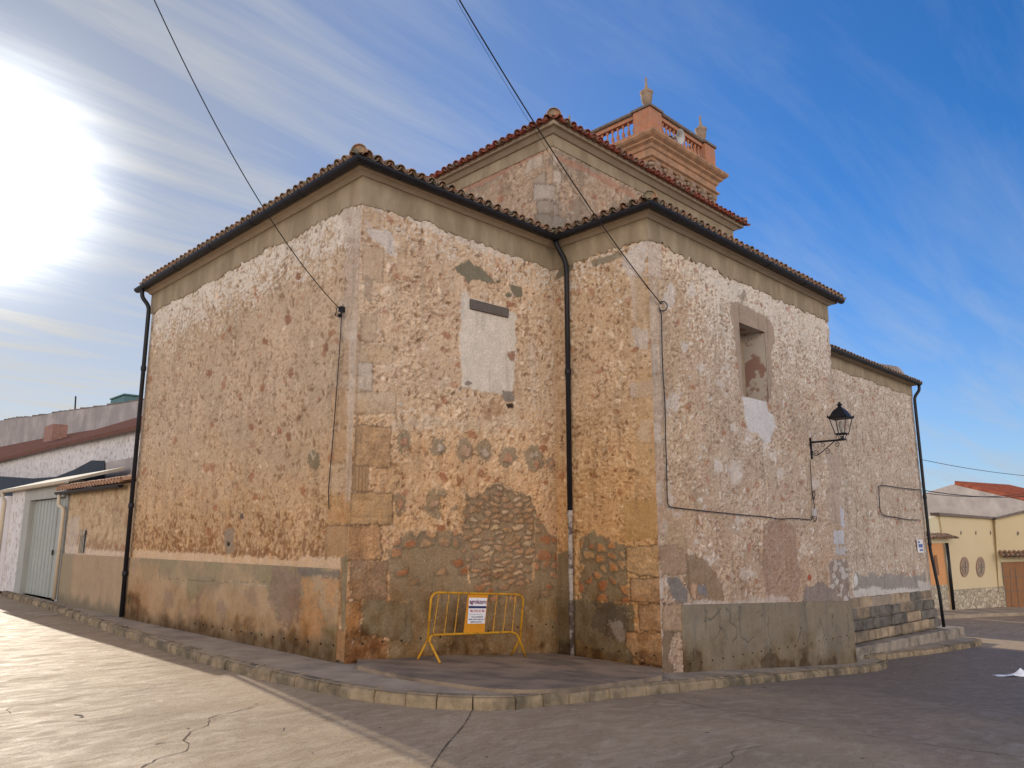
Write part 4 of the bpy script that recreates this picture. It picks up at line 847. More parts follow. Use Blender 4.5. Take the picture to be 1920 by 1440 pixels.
tiles('high_roof', M_tilered, (19.8 + .27, hy, ZH), (0, 1), (-1, 0), 36, 4.2, lambda t: t, PT, parent=church, seed=8)
ridge_caps((hx - .02, hy - .02, ZH + .03), (hx + 4, hy + 4, ZH + .03 + 4 * tn), M_tile, 'hip_ridge', church, r=.165)
ridge_caps((20.09, hy - .02, ZH + .06), (20.07 - 4, hy + 4, ZH + .06 + 4 * tn), M_tile, 'hip_ridge', church)
tiles('aisle_roof', M_tile, (X2 + .2, Y2 - .2, 7.28), (1, 0), (0, 1), 41, 5, lambda t: 5, PT, parent=church, seed=9, chan=False)
mb = MB(); p = [(29.0, Y2 + .3, 7.2), (X3 + .1, Y2 + .1, 7.2), (X3 + .1, 16, 9.2), (X3 + .1, 16, 9.6), (X3 + .1, Y2 + .35, 7.78), (X3 + .1, Y2 + .1, 7.62)]
mb.prism([(X3 + .12, Y2 + .12, 7.2), (X3 + .12, Y2 + .12, 7.55), (X3 + .12, Y2 + .35, 7.95), (X3 + .12, 16, 10.1), (X3 + .12, 16, 7.2)], (-.35, 0, 0)); mb.build('gable_parapet', M_greywall, church)
# ---- gutters and downpipes
def halfround(r, n=8, t=.012): return [(r * math.cos(a) + 0, r * math.sin(a)) for a in np.linspace(math.pi, 2 * math.pi, n)] + [((r - t) * math.cos(a), (r - t) * math.sin(a)) for a in np.linspace(2 * math.pi, math.pi, n)]
def gutter(path, off, z, r, nm='gutter', seams=1.9, **k):
    mb = MB(); pr = [(off + a, z + b) for a, b in halfround(r)]; mb.sweep(path, pr)
    # lip beads and jointing collars
    P = [np.array(p[:2], float) for p in path]
    for i in range(len(P) - 1):
        L_ = np.linalg.norm(P[i + 1] - P[i]); d = (P[i + 1] - P[i]) / L_; nn = np.array([d[1], -d[0]]); s_ = .6
        while s_ < L_ - .3:
            c = P[i] + d * s_
            mb.sweep([tuple(c - d * .035), tuple(c + d * .035)], [(off + a * 1.09, z + b * 1.09) for a, b in halfround(r)])
            s_ += seams
    return mb.build(nm, M_gutter, church, smooth=False, **k)
gutter([(X0, YL + .35), (X0, Y0), (X1, Y0), (X1, Y1), (X2 + .3, Y1)], .30, 8.125, .092, label='black half-round gutter along the lower eaves')
gutter([(X2 + .1, Y2), (X3 + .15, Y2)], .26, 7.27, .085)
def downpipe(pts, r, mat=M_gutter, collars=(), nm='downpipe', lab=None, parent=church, cm=None):
    mb = MB()
    # rounded bends
    P = [np.array(p, float) for p in pts]; path = [P[0]]
    for i in range(1, len(P) - 1):
        a = P[i - 1] - P[i]; b = P[i + 1] - P[i]; la, lb = np.linalg.norm(a), np.linalg.norm(b); q = min(.12, la * .45, lb * .45)
        s_, e_ = P[i] + a / la * q, P[i] + b / lb * q
        for t_ in (0, .25, .5, .75, 1): path.append((1 - t_) ** 2 * s_ + 2 * t_ * (1 - t_) * P[i] + t_ ** 2 * e_)
    path.append(P[-1]); mb.tube(path, r, 12)
    o = mb.build(nm, mat, parent, smooth=True, label=lab)
    for z in collars:
        i = [j for j in range(len(path) - 1) if min(path[j][2], path[j + 1][2]) <= z <= max(path[j][2], path[j + 1][2])]
        if not i: continue
        a, b = path[i[-1]], path[i[-1] + 1]; t_ = (z - a[2]) / (b[2] - a[2] - 1e-9); c = a + (b - a) * t_
        m2 = MB(); m2.lathe([(r * 1.18, -.06), (r * 1.3, -.04), (r * 1.3, .04), (r * 1.18, .06)], c, 12); m2.build('pipe_joint', cm or mat, o, smooth=True)
    return o
g0 = float(gz(X1)) 
downpipe([(X0 - .30, YL - .02, 8.08), (X0 - .30, YL - .02, 7.85), (X0 - .13, YL - .1, 7.62), (X0 - .10, YL - .1, 0.0)], .052, collars=(2.6, 1.0, 6.0), lab='black downpipe at the far end of the long left wall')
px_, py_ = X1 - .09, 10.17
downpipe([(X1 - .27, Y0 - .27, 8.05), (X1 - .24, Y0 - .30, 7.92), (px_ - .02, py_ + .02, 7.62), (px_, py_, 7.4), (px_, py_, 2.35)], .053, collars=(5.2,), lab='black downpipe in the inner corner')
M_oldpipe = make_mat('worn_pipe', (.36, .31, .27), .7, .3, 8, .3, 30, col2=(.10, .07, .06), c2s=5, c2t=(.45, .55))
downpipe([(px_, py_, 2.37), (px_, py_, g0 + .03)], .048, M_oldpipe, collars=(2.32, 1.2, .5), lab='worn whitish lower length of pipe below the black one')
downpipe([(X3 + .05, Y2 - .26, 7.2), (X3 + .05, Y2 - .26, 7.02), (X3 - .12, Y2 - .12, 6.75), (X3 - .12, Y2 - .13, 1.4), (X3 - .12, Y2 - .28, .0), (X3 - .12, Y2 - .31, -1.15)], .052, collars=(3.2, 1.6), lab='long black downpipe at the right end of the church')
# lintel above the blocked window
mb = MB(); L0 = onY(880, 571, Y0); L1 = onY(951, 590, Y0)
mb.prism([(L0[0], Y0 - .05, L0[2] - .09), (L1[0], Y0 - .05, L1[2] - .07), (L1[0] + .01, Y0 - .05, L1[2] + .12), (L0[0], Y0 - .05, L0[2] + .11)], (0, .12, 0)); mb.build('lintel', M_wood, church, bevel=.012)
# drilled vent holes along the foot of the walls
hb = MB(); hb.lathe([(.017, -.004), (.017, .004)], (0, 0, 0), 10); hole_me = None
def hole(p, axis):
    global hole_me
    if hole_me is None:
        hole_me = bpy.data.meshes.new('drill_hole'); hole_me.from_pydata(hb.v, [], hb.f); hole_me.materials.append(M_hole)
    o = bpy.data.objects.new('drill_hole', hole_me); sc.collection.objects.link(o); o.parent = church
    o.matrix_parent_inverse = mat_world(church).inverted(); o.location = p
    o.rotation_euler = (0, math.pi / 2, 0) if axis == 'X' else (math.pi / 2, 0, 0)
for x, y in [(365, 1169), (381, 1172), (399, 1175), (417, 1178), (434, 1181), (452, 1184), (471, 1187), (490, 1190), (511, 1194), (532, 1197), (554, 1199), (577, 1203), (601, 1207), (625, 1210)]:
    p = onX(x, y, X0 - .045); hole(p, 'X')
for x, y in [(680, 1207), (717, 1203), (753, 1201), (789, 1197), (812, 1188), (826, 1194), (916, 1183), (945, 1180), (971, 1176), (997, 1174), (1024, 1171), (1049, 1168), (1036, 1175)]: hole(onY(x, y, Y0 - .022), 'Y')
for x, y in [(1067, 1210), (1100, 1214), (1130, 1217), (1160, 1221), (1193, 1225), (1227, 1229)]: hole(onX(x, y, X1 - .015), 'X')
for x, y in [(1294, 1245), (1316, 1242), (1336, 1238), (1356, 1234), (1375, 1231), (1393, 1227), (1411, 1224), (1428, 1221), (1445, 1218), (1461, 1216), (1477, 1213), (1492, 1210), (1507, 1207), (1522, 1205), (1536, 1202), (1549, 1199), (1562, 1197), (1575, 1194), (1588, 1192)]: hole(onY(x, y, Y1 - .043), 'Y')

# ------------------------------------------------------------------ bell tower
TX, TY, TW = 22.4, 15.05, 4.75
tow = empty('bell_tower', (TX + TW / 2, TY + TW / 2, 0), label='brick-red bell tower with urns and balustrade rising behind the church roofs', cat='bell tower')
mb = MB(); mb.box(TX + .35, TX + TW - .35, TY + .35, TY + TW - .35, 0, 16.5); mb.build('shaft', M_tstone, tow)
SQ = [(TX, TY + TW), (TX, TY), (TX + TW, TY), (TX + TW, TY + TW)]
def ring(name, prof, mat, ins=0, **k):
    s = [(TX + ins, TY + TW - ins), (TX + ins, TY + ins), (TX + TW - ins, TY + ins), (TX + TW - ins, TY + TW - ins)]
    mb = MB(); mb.sweep(s, prof, closed=True); return mb.build(name, mat, tow, **k)
ring('cornice', [(-.3, 15.62), (.02, 15.62), (.06, 15.66), (.06, 15.71), (.15, 15.76), (.15, 15.81), (.04, 15.84), (.04, 16.10), (.10, 16.14), (.14, 16.26), (.26, 16.34), (.26, 16.40), (.38, 16.48), (.44, 16.56), (.44, 16.64), (.36, 16.67), (-.3, 16.74)], M_tower, .1, label='deep moulded brick cornice of the tower')
ring('frieze', [(-.2, 14.2), (-.05, 14.2), (-.05, 15.62), (-.2, 15.62)], M_tstone, .1)
ring('coping', [(-.3, 17.80), (.03, 17.80), (.07, 17.84), (.07, 17.91), (-.3, 17.93)], M_cap, .12)
# carved consoles under the cornice
cons = None
def console(x, y, face):
    mb = MB(); pr = []
    for z, o in [(15.42, .02), (15.42, .17), (15.35, .22), (15.24, .21), (15.16, .15), (15.02, .13), (14.9, .17), (14.78, .15), (14.7, .06), (14.62, .02)]: pr.append((z, o))
    w = .13
    if face == 'Y': pr = [(z + .20, o) for z, o in pr]; pts = [(x - w, TY + .15 - o, z) for z, o in pr]; ext = (2 * w, 0, 0)
    else: pr = [(z + .20, o) for z, o in pr]; pts = [(TX + .15 - o, y - w, z) for z, o in pr]; ext = (0, 2 * w, 0)
    mb.prism(pts, ext)
    for s_ in (-1, 1):      # curled leaf beside the bracket
        for q in range(3):
            c = (x + s_ * .2, TY + .10, 15.5 - q * .2) if face == 'Y' else (TX + .10, y + s_ * .2, 15.5 - q * .2)
            mb.lathe([(.02, -.09), (.08, -.05), (.095, .0), (.07, .06), (.02, .09)], c, 7)
    return mb.build('console', M_tstone, tow, bevel=.015)
for i in range(6): console(TX + .35 + i * (TW - .7) / 5, 0, 'Y')
for i in range(6): console(0, TY + .35 + i * (TW - .7) / 5, 'X')
# balustrade
ring('parapet_base', [(-.28, 16.74), (.0, 16.74), (.0, 17.02), (-.28, 17.02)], M_towtop, .14); ring('handrail', [(-.26, 17.64), (-.02, 17.64), (-.02, 17.80), (-.26, 17.80)], M_towtop, .14)
for (cx, cy) in [(TX + .42, TY + .42), (TX + TW - .42, TY + .42), (TX + .42, TY + TW - .42), (TX + TW - .42, TY + TW - .42)]:
    mb = MB(); h = .38; mb.box(cx - h, cx + h, cy - h, cy + h, 16.7, 17.80); 
    for a in (-1, 1):
        for b in (-1, 1): mb.box(cx + a * (h - .06) - .07, cx + a * (h - .06) + .07, cy + b * (h - .06) - .07, cy + b * (h - .06) + .07, 16.76, 17.78)
    post = mb.build('corner_post', M_towtop, tow, bevel=.01)
    mb = MB(); mb.box(cx - h - .07, cx + h + .07, cy - h - .07, cy + h + .07, 17.80, 17.90); mb.build('post_coping', M_cap, tow, bevel=.01)
    mb = MB(); mb.lathe([(.16, 0), (.16, .05), (.08, .10), (.07, .2), (.12, .26), (.19, .38), (.22, .55), (.22, .70), (.26, .75), (.26, .79), (.18, .85), (.10, .93), (.07, 1.0), (.05, 1.1), (.035, 1.3), (.055, 1.33), (.03, 1.38), (.01, 1.45)], (cx, cy, 17.90), 14); mb.build('urn_finial', M_tstone, tow, smooth=True)
bal_me = MB(); bal_me.lathe([(.06, 0), (.06, .05), (.035, .07), (.03, .10), (.065, .17), (.072, .22), (.06, .28), (.035, .34), (.028, .42), (.035, .50), (.055, .55), (.06, .60), (.06, .63)], (0, 0, 0), 10)
bme = bpy.data.meshes.new('baluster'); bme.from_pydata(bal_me.v, [], bal_me.f); bme.materials.append(M_towtop); bme.polygons.foreach_set('use_smooth', [True] * len(bme.polygons))
nb_ = 12; span = TW - 1.64
for i in range(nb_):
    t_ = .82 + span * (i + .5) / nb_
    for x, y in [(TX + t_, TY + .28), (TX + .28, TY + t_), (TX + t_, TY + TW - .28), (TX + TW - .28, TY + t_)]:
        o = bpy.data.objects.new('baluster', bme); sc.collection.objects.link(o); o.parent = tow; o.matrix_parent_inverse = mat_world(tow).inverted(); o.location = (x, y, 17.015)
# loudspeaker horn
M_horn = make_mat('horn_metal', (.42, .42, .42), .5, .1, 5, .05, 20, spec=.5)
hp = onY(1271, 257, TY - .15); ls = empty('loudspeaker', tuple(hp), label='grey horn loudspeaker fixed to the front of the tower balustrade', cat='loudspeaker')
def oriented_lathe(prof, c, direction, seg=20):
    d = Vector(direction).normalized(); q = d.to_track_quat('Z', 'Y').to_matrix(); mb = MB(); mb.lathe(prof, (0, 0, 0), seg)
    mb.v = [tuple(q @ Vector(v) + Vector(c)) for v in mb.v]; return mb
hd = (.02, -.97, -.22)
mb = oriented_lathe([(.05, -.30), (.06, -.16), (.10, -.05), (.18, .05), (.27, .12), (.29, .13), (.28, .12), (.17, .03), (.08, -.08), (.02, -.1)], hp, hd); mb.build('horn', M_horn, ls, smooth=True)
mb = oriented_lathe([(.07, -.48), (.10, -.46), (.10, -.30), (.06, -.28)], hp, hd, 14); mb.build('driver', M_black, ls, smooth=True)
mb = MB(); mb.tube([tuple(hp + np.array([-.1, .2, 0])), tuple(hp + np.array([-.1, .38, .05]))], .03, 8); mb.box(hp[0] - .3, hp[0] + .05, hp[1] + .34, hp[1] + .40, hp[2] - .04, hp[2] + .04); mb.build('bracket', M_black, ls)

# ------------------------------------------------------------------ ground, road, pavements
def grid_mesh(name, xs, ys, zf, mat, **k):
    Xg, Yg = np.meshgrid(xs, ys); Z = zf(Xg, Yg); co = np.stack([Xg.ravel(), Yg.ravel(), Z.ravel()], 1); nx, ny = len(xs), len(ys)
    i = np.arange(nx * ny).reshape(ny, nx); q = np.stack([i[:-1, :-1], i[:-1, 1:], i[1:, 1:], i[1:, :-1]], -1).reshape(-1, 4)
    me = bpy.data.meshes.new(name); me.from_pydata(co.tolist(), [], q.tolist()); me.polygons.foreach_set('use_smooth', [True] * len(me.polygons)); me.update()
    return link(name, me, mat, **k)
xs = np.unique(np.concatenate([np.linspace(-300, -20, 15), np.linspace(-20, 6, 14), np.linspace(6, 32, 105), np.linspace(32, 90, 40), np.linspace(90, 600, 20)]))
ys = np.unique(np.concatenate([np.linspace(-300, -20, 15), np.linspace(-20, 50, 71), np.linspace(50, 600, 20)]))
def smooth_rz(X, Y): return sum(rz(X + o, Y) for o in (-.8, -.4, 0, .4, .8)) / 5
_rz = rz
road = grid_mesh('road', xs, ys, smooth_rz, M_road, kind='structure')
kb = [(4, 1117), (100, 1146), (220, 1190), (320, 1224), (430, 1258), (560, 1290), (670, 1312), (770, 1325), (830, 1329), (885, 1330), (940, 1329), (1000, 1326), (1100, 1316), (1200, 1305), (1320, 1293), (1450, 1279), (1540, 1269), (1620, 1262), (1655, 1256), (1664, 1251), (1645, 1246)]
KP = [onG(x, y, -.17)[:2] for x, y in kb]
# smooth plan curve
def resample(P, step):
    P = [np.array(p) for p in P]; n = len(P); out = []
    for i in range(n - 1):
        p0, p1, p2, p3 = P[max(i - 1, 0)], P[i], P[i + 1], P[min(i + 2, n - 1)]; m = max(2, int(np.linalg.norm(p2 - p1) / step))
        for j in range(m):
            t_ = j / m; out.append(.5 * ((2 * p1) + (-p0 + p2) * t_ + (2 * p0 - 5 * p1 + 4 * p2 - p3) * t_ ** 2 + (-p0 + 3 * p1 - 3 * p2 + p3) * t_ ** 3))
    out.append(P[-1]); return out
def sidewalk(KP, inner, name, kz=.15, **k):
    path = resample(KP, .18)
    # kerb stones
    mb = MB(); rnd = random.Random(5); i = 0; n = len(path)
    cum = np.concatenate([[0], np.cumsum([np.linalg.norm(path[j + 1] - path[j]) for j in range(n - 1)])])
    def at(s_):
        s_ = min(max(s_, 0), cum[-1] - 1e-6); j = int(np.searchsorted(cum, s_, side='right') - 1); j = min(j, n - 2); t_ = (s_ - cum[j]) / (cum[j + 1] - cum[j] + 1e-9); return path[j] * (1 - t_) + path[j + 1] * t_
    s_ = 0
    while s_ < cum[-1] - .05:
        L_ = rnd.uniform(.34, .62); e = min(s_ + L_, cum[-1]); pts = [at(s_ + .006), at((s_ + e) / 2), at(e - .006)]
        j = rnd.uniform(-.012, .012); jz = rnd.uniform(-.008, .008)
        pth = [(p[0], p[1], float(smooth_rz(p[0], p[1]))) for p in pts]
        # left-hand side of travel is the pavement: travelling -Y on the left street, outward is -X (right-hand)
        mb.sweep(pth, [(j - .0, -.12), (j + .004, .10 + jz), (j - .035, kz + .004 + jz), (-.15, kz + .006 + jz), (-.15, -.12)]); s_ = e
    kerb = mb.build('kerb', M_kerb, None, bevel=.012, kind='structure')
    return path
path = sidewalk(KP, None, 'pavement')
def strip(name, outer, innerf, mat, kz, nrow=6, z_in=None, **k):
    V = []; Fs = []; n = len(outer)
    for p in outer:
        q = innerf(p)
        for r in range(nrow):
            t_ = r / (nrow - 1); c = p * (1 - t_) + q * t_; V.append((c[0], c[1], float(smooth_rz(c[0], c[1])) + kz))
    for i in range(n - 1):
        for r in range(nrow - 1): Fs.append((i * nrow + r, i * nrow + r + 1, (i + 1) * nrow + r + 1, (i + 1) * nrow + r))
    mb = MB(); mb.add(V, Fs); return mb.build(name, mat, None, smooth=True, kind='structure')
def inner(p):
    x, y = p
    if y > Y0 - .6 and x < X0 + .2: return np.array([X0 + .04, max(y, Y0)]) if y > Y0 else np.array([X0 + .3, Y0 - .02])
    t_ = np.clip((x - 5.9) / (X1 - 5.9), 0, 1)
    if x < X1: return np.array([X0 + .3 + (X1 - X0 - .3) * t_ ** 1.0, Y0 - .02 - (Y0 - Y1 - .1) * t_ ** 1.5]) 
    return np.array([min(x, X2 + .35) if x < X2 + .3 else x, Y1 + .05 if x < X2 + .1 else Y1 + .2])
strip('pavement', path, inner, M_conc, .15)
# rough platform slab in the angle of the walls
def zp(x, y): return float(smooth_rz(x, y)) + .20 + .04 * float(np.clip((x - 8) / 4, 0, 1))
V = []; Fs = []; edge_pts = [onG(x, y, .03)[:2] for x, y in [(668, 1246), (740, 1262), (830, 1276), (930, 1289), (1020, 1292), (1100, 1286), (1180, 1278), (1242, 1271)]]
edge_pts = resample(edge_pts, .3); nE = len(edge_pts)
for i, p in enumerate(edge_pts):
    t_ = i / (nE - 1); q = np.array([X0 + .02 + t_ * (X1 - X0), Y0 + .02 - (max(0, t_ - .55) / .45) ** 1.2 * (Y0 - Y1) * .98]) if False else None
# fan grid: from edge to the wall polyline
wallpl = [np.array([X0 + .25, Y0]), np.array([X1 + .02, Y0]), np.array([X1 + .02, Y1])]
wl = np.concatenate([[0], np.cumsum([np.linalg.norm(wallpl[j + 1] - wallpl[j]) for j in range(2)])])
def wat(s_):
    j = 0 if s_ < wl[1] else 1; t_ = (s_ - wl[j]) / (wl[j + 1] - wl[j]); return wallpl[j] * (1 - t_) + wallpl[j + 1] * t_
nr = 10
for i, p in enumerate(edge_pts):
    q = wat(min(wl[-1] * i / (nE - 1), wl[-1] - 1e-6)); V.append((p[0], p[1], float(smooth_rz(p[0], p[1])) + .10))
    for r in range(nr):
        c = p * (1 - r / (nr - 1)) + q * (r / (nr - 1)); V.append((c[0], c[1], zp(c[0], c[1]) + .012 * math.sin(c[0] * 3) * (r > 0)))
for i in range(nE - 1):
    for r in range(nr): Fs.append((i * (nr + 1) + r, i * (nr + 1) + r + 1, (i + 1) * (nr + 1) + r + 1, (i + 1) * (nr + 1) + r))
mb = MB(); mb.add(V, Fs); mb.build('paved_platform', M_slab, None, kind='structure')
# second pavement beyond the transept
K2 = [onG(x, y, -.17)[:2] for x, y in [(1600, 1242), (1650, 1238), (1700, 1232), (1750, 1226), (1800, 1218), (1832, 1212), (1840, 1208), (1825, 1205)]]
path2 = sidewalk(K2, None, 'pavement')
strip('pavement', path2, lambda p: np.array([p[0], Y2 - .3]), M_conc, .15)

# slab joints and cracks in the road, cut as narrow dirt-filled grooves
def groove(pts, w, nm='crack', jit=.012, px=True, seed=0, off=0.):
    rnd = random.Random(seed); P = [onG(x, y, -.17 + off)[:2] for x, y in pts] if px else [np.array(p) for p in pts]
    P = resample(P, .06); V = []; Fs = []; n = len(P)
    for i, p in enumerate(P):
        t_ = P[min(i + 1, n - 1)] - P[max(i - 1, 0)]; t_ = t_ / (np.linalg.norm(t_) + 1e-9); nn = np.array([-t_[1], t_[0]]); j = nn * rnd.uniform(-jit, jit)
        ww = w * rnd.uniform(.35, 1.2)
        for s_ in (-1, 1):
            c = p + j + nn * s_ * ww / 2; V.append((c[0], c[1], float(smooth_rz(c[0], c[1])) + .005 + off + (0.17 - .015 if off else 0) * 0))
    Fs = [(2 * i, 2 * i + 1, 2 * i + 3, 2 * i + 2) for i in range(n - 1)]
    mb = MB(); mb.add(V, Fs); return mb.build(nm, M_crack, road)
groove([(0, 1279), (120, 1263), (230, 1254), (330, 1246), (405, 1236)], .016, 'slab_joint', .004, seed=1)
groove([(0, 1363), (90, 1353), (190, 1352), (245, 1345), (290, 1340)], .012, 'slab_joint', .006, seed=2)
groove([(885, 1332), (868, 1362), (835, 1400), (808, 1440), (780, 1480)], .016, 'slab_joint', .004, seed=3)
groove([(1205, 1300), (1320, 1325), (1450, 1350), (1600, 1375), (1750, 1398), (1920, 1420), (2050, 1440)], .016, 'slab_joint', .003, seed=4)
groove([(265, 1440), (300, 1422), (348, 1408), (354, 1397), (345, 1388), (360, 1372), (388, 1360), (395, 1346), (412, 1340), (440, 1335), (475, 1326)], .014, seed=5)
groove([(212, 1308), (260, 1296), (300, 1285), (340, 1278)], .009, seed=6); groove([(35, 1322), (80, 1320), (120, 1312), (150, 1306)], .010, seed=7); groove([(18, 1338), (14, 1330), (24, 1326)], .010, seed=8)
groove([(1345, 1440), (1375, 1420), (1372, 1408), (1400, 1404), (1440, 1396)], .010, seed=9)
groove([(612, 1352), (618, 1344), (632, 1338)], .006, seed=10); groove([(645, 1352), (650, 1345), (678, 1336)], .006, seed=11); groove([(630, 1402), (650, 1390), (690, 1384), (730, 1380)], .006, seed=12)
groove([(290, 1396), (310, 1392)], .02, seed=13); groove([(140, 1340), (156, 1343), (150, 1346)], .03, seed=14); groove([(180, 1320), (215, 1312)], .006, seed=15); groove([(548, 1393), (575, 1392)], .010, seed=16)
groove([(440, 1391), (505, 1393)], .006, seed=17); groove([(530, 1370), (533, 1365)], .02, seed=18); groove([(40, 1405), (70, 1395)], .006, seed=19)
for i, (x, y) in enumerate([(350, 1366), (585, 1412), (710, 1365), (1280, 1316), (1455, 1330), (1430, 1290), (1226, 1318), (1322, 1374), (1560, 1385), (1575, 1386), (1615, 1423), (910, 1420), (1765, 1322), (1520, 1300), (250, 1250), (480, 1320)]):
    groove([(x, y), (x + random.uniform(3, 8), y + random.uniform(-1, 1))], .035, 'stain', .01, seed=30 + i)
# manhole frame plate on the left road
mb = MB(); c = onG(88, 1152, -.17); mb.box(c[0] - .3, c[0] + .3, c[1] - .35, c[1] + .35, c[2] + .003, c[2] + .009); mb.build('manhole_cover', M_conc, None, label='pale square manhole cover in the road beside the left kerb', cat='manhole cover')

# loose grit along the kerb and over the road
rnd = random.Random(77); mb = MB()
for i in range(900):
    if i < 600: p = path[rnd.randrange(len(path))]; x = p[0] - abs(rnd.gauss(0, .10)) * .8 + rnd.uniform(-.1, .1) - .02; y = p[1] - abs(rnd.gauss(0, .12)) + rnd.uniform(-.1, .05) - .02
    else: x = rnd.uniform(2, 18); y = rnd.uniform(1, 8.0)
    if y > 7.0 and x > 7: y -= .3
    s_ = rnd.uniform(.004, .014) if i < 600 else rnd.uniform(.003, .010); z = float(smooth_rz(x, y)); V = [(x + s_ * rnd.uniform(.6, 1.3) * math.cos(a_), y + s_ * rnd.uniform(.6, 1.3) * math.sin(a_), z) for a_ in (0, 1.5, 3, 4.6)] + [(x, y, z + s_ * rnd.uniform(.5, 1.1))]
    mb.add(V, [(0, 1, 4), (1, 2, 4), (2, 3, 4), (3, 0, 4)])
mb.build('road_grit', make_mat('grit', (.22, .17, .12), .95, .4, 30, 0), None, kind='stuff')
# ------------------------------------------------------------------ barrier
bar = empty('crowd_barrier', (9.1, 10.15, -.2), label='yellow steel crowd barrier with a white advertising sign, leaning by the church wall', cat='barrier')
BY = 10.1
def bp(x, y, dy=0): p = onY(x, y, BY + dy); return p
mb = MB(); tl, tr = bp(812, 1112), bp(968, 1117)
def arc(p0, p1, p2, n=7): return [tuple((1 - t_) ** 2 * np.array(p0) + 2 * t_ * (1 - t_) * np.array(p1) + t_ ** 2 * np.array(p2)) for t_ in np.linspace(0, 1, n)]
lb = bp(802, 1200); la = bp(808, 1124); ra = bp(981, 1126); rb_ = bp(975, 1200)
c1 = bp(810, 1111.5); c2 = bp(980, 1116.5)
mb.tube([tuple(lb)] + arc(la, c1, bp(823, 1111)) + arc(bp(968, 1114.5), c2, ra) + [tuple(rb_)], .019, 10); mb.build('outer_frame', M_yell, bar, smooth=True)
# lower rail bends down into the right front foot
r0, r1, r2 = bp(808, 1195), bp(815, 1190.5), bp(954, 1185)
mb = MB(); f_rf = onG(986, 1233, .045); f_lf = onG(825, 1243, .04)
mb.tube([tuple(f_lf)] + arc(bp(806, 1204, -.04), bp(804, 1191), r1) + arc(r2, bp(968, 1185), bp(973, 1197, -.03)) + [tuple(f_rf)], .019, 10); mb.build('lower_rail', M_yell, bar, smooth=True)
for nm, a, b in [('foot', bp(803, 1198), onG(783, 1236, .05)), ('foot', bp(975, 1198), onG(958, 1229, .06))]:
    mb = MB(); mb.tube([tuple(a), tuple(b)], .018, 10); mb.build(nm, M_yell, bar, smooth=True)
for x_t, x_b in [(823, 812), (842, 833), (861, 852), (932, 924), (951, 943), (967, 960)]:
    mb = MB(); mb.tube([tuple(bp(x_t, 1112.5 + (x_t - 823) * .025)), tuple(bp(x_b, 1190 - (x_b - 812) * .03))], .008, 8); mb.build('bar', M_yell, bar)
s4 = [bp(878, 1113), bp(915, 1114), bp(908, 1188), bp(869, 1189)]
mb = MB(); mb.prism([tuple(p) for p in s4], (0, .006, 0)); sh = mb.build('sign_sheet', M_orange, bar)
def lerp2(u, v):     # u across, v down on the sheet
    a = s4[0] * (1 - u) + s4[1] * u; b = s4[3] * (1 - u) + s4[2] * u; return a * (1 - v) + b * v
q4 = [lerp2(.06, .10), lerp2(.97, .10), lerp2(.96, .745), lerp2(.13, .745)]
def onsheet(u, v, o): p = q4[0] * (1 - u) * (1 - v) + q4[1] * u * (1 - v) + q4[2] * u * v + q4[3] * (1 - u) * v; return (p[0], p[1] - o, p[2])
mb = MB(); mb.prism([onsheet(0, 0, .003), onsheet(1, 0, .003), onsheet(1, 1, .003), onsheet(0, 1, .003)], (0, .002, 0)); mb.build('sign', M_paper, sh)
mb = MB(); mb.prism([onsheet(0, .32, .005), onsheet(1, .32, .005), onsheet(1, .41, .005), onsheet(0, .41, .005)], (0, .001, 0)); mb.build('sign_stripe', M_navy, sh)
deps = bpy.context.evaluated_depsgraph_get
def lettering(txt, u0, u1, v0, v1, mat, bold=0.0):
    cu = bpy.data.curves.new('t', 'FONT'); cu.body = txt; cu.size = 1; cu.offset = bold; o = bpy.data.objects.new('t', cu); sc.collection.objects.link(o)
    me = bpy.data.meshes.new_from_object(o.evaluated_get(deps())); bpy.data.objects.remove(o)
    n = len(me.vertices); co = np.zeros(n * 3); me.vertices.foreach_get('co', co); co = co.reshape(-1, 3)
    x0, x1, y0_, y1_ = co[:, 0].min(), co[:, 0].max(), co[:, 1].min(), co[:, 1].max()
    new = np.array([onsheet(u0 + (u1 - u0) * (c[0] - x0) / (x1 - x0), v1 + (v0 - v1) * (c[1] - y0_) / (y1_ - y0_), .0075) for c in co])
    me.vertices.foreach_set('co', new.ravel()); me.update(); me.materials.clear()
    return link('lettering', me, mat, sh)
lettering('agrolazaro', .03, .98, .06, .28, M_purple, .02)
lettering('96 210 31 90', .10, .90, .46, .56, M_red, .02)
lettering('www.agrolazaro.com', .06, .80, .62, .66, M_navy); lettering('Pol. Ind. EL MOLINO', .20, .86, .71, .77, M_navy, .015)
lettering('Avda. de la Industria, 2', .05, .97, .80, .87, M_navy, .015); lettering('46000 VALENCIA', .15, .85, .91, .96, M_navy, .015)

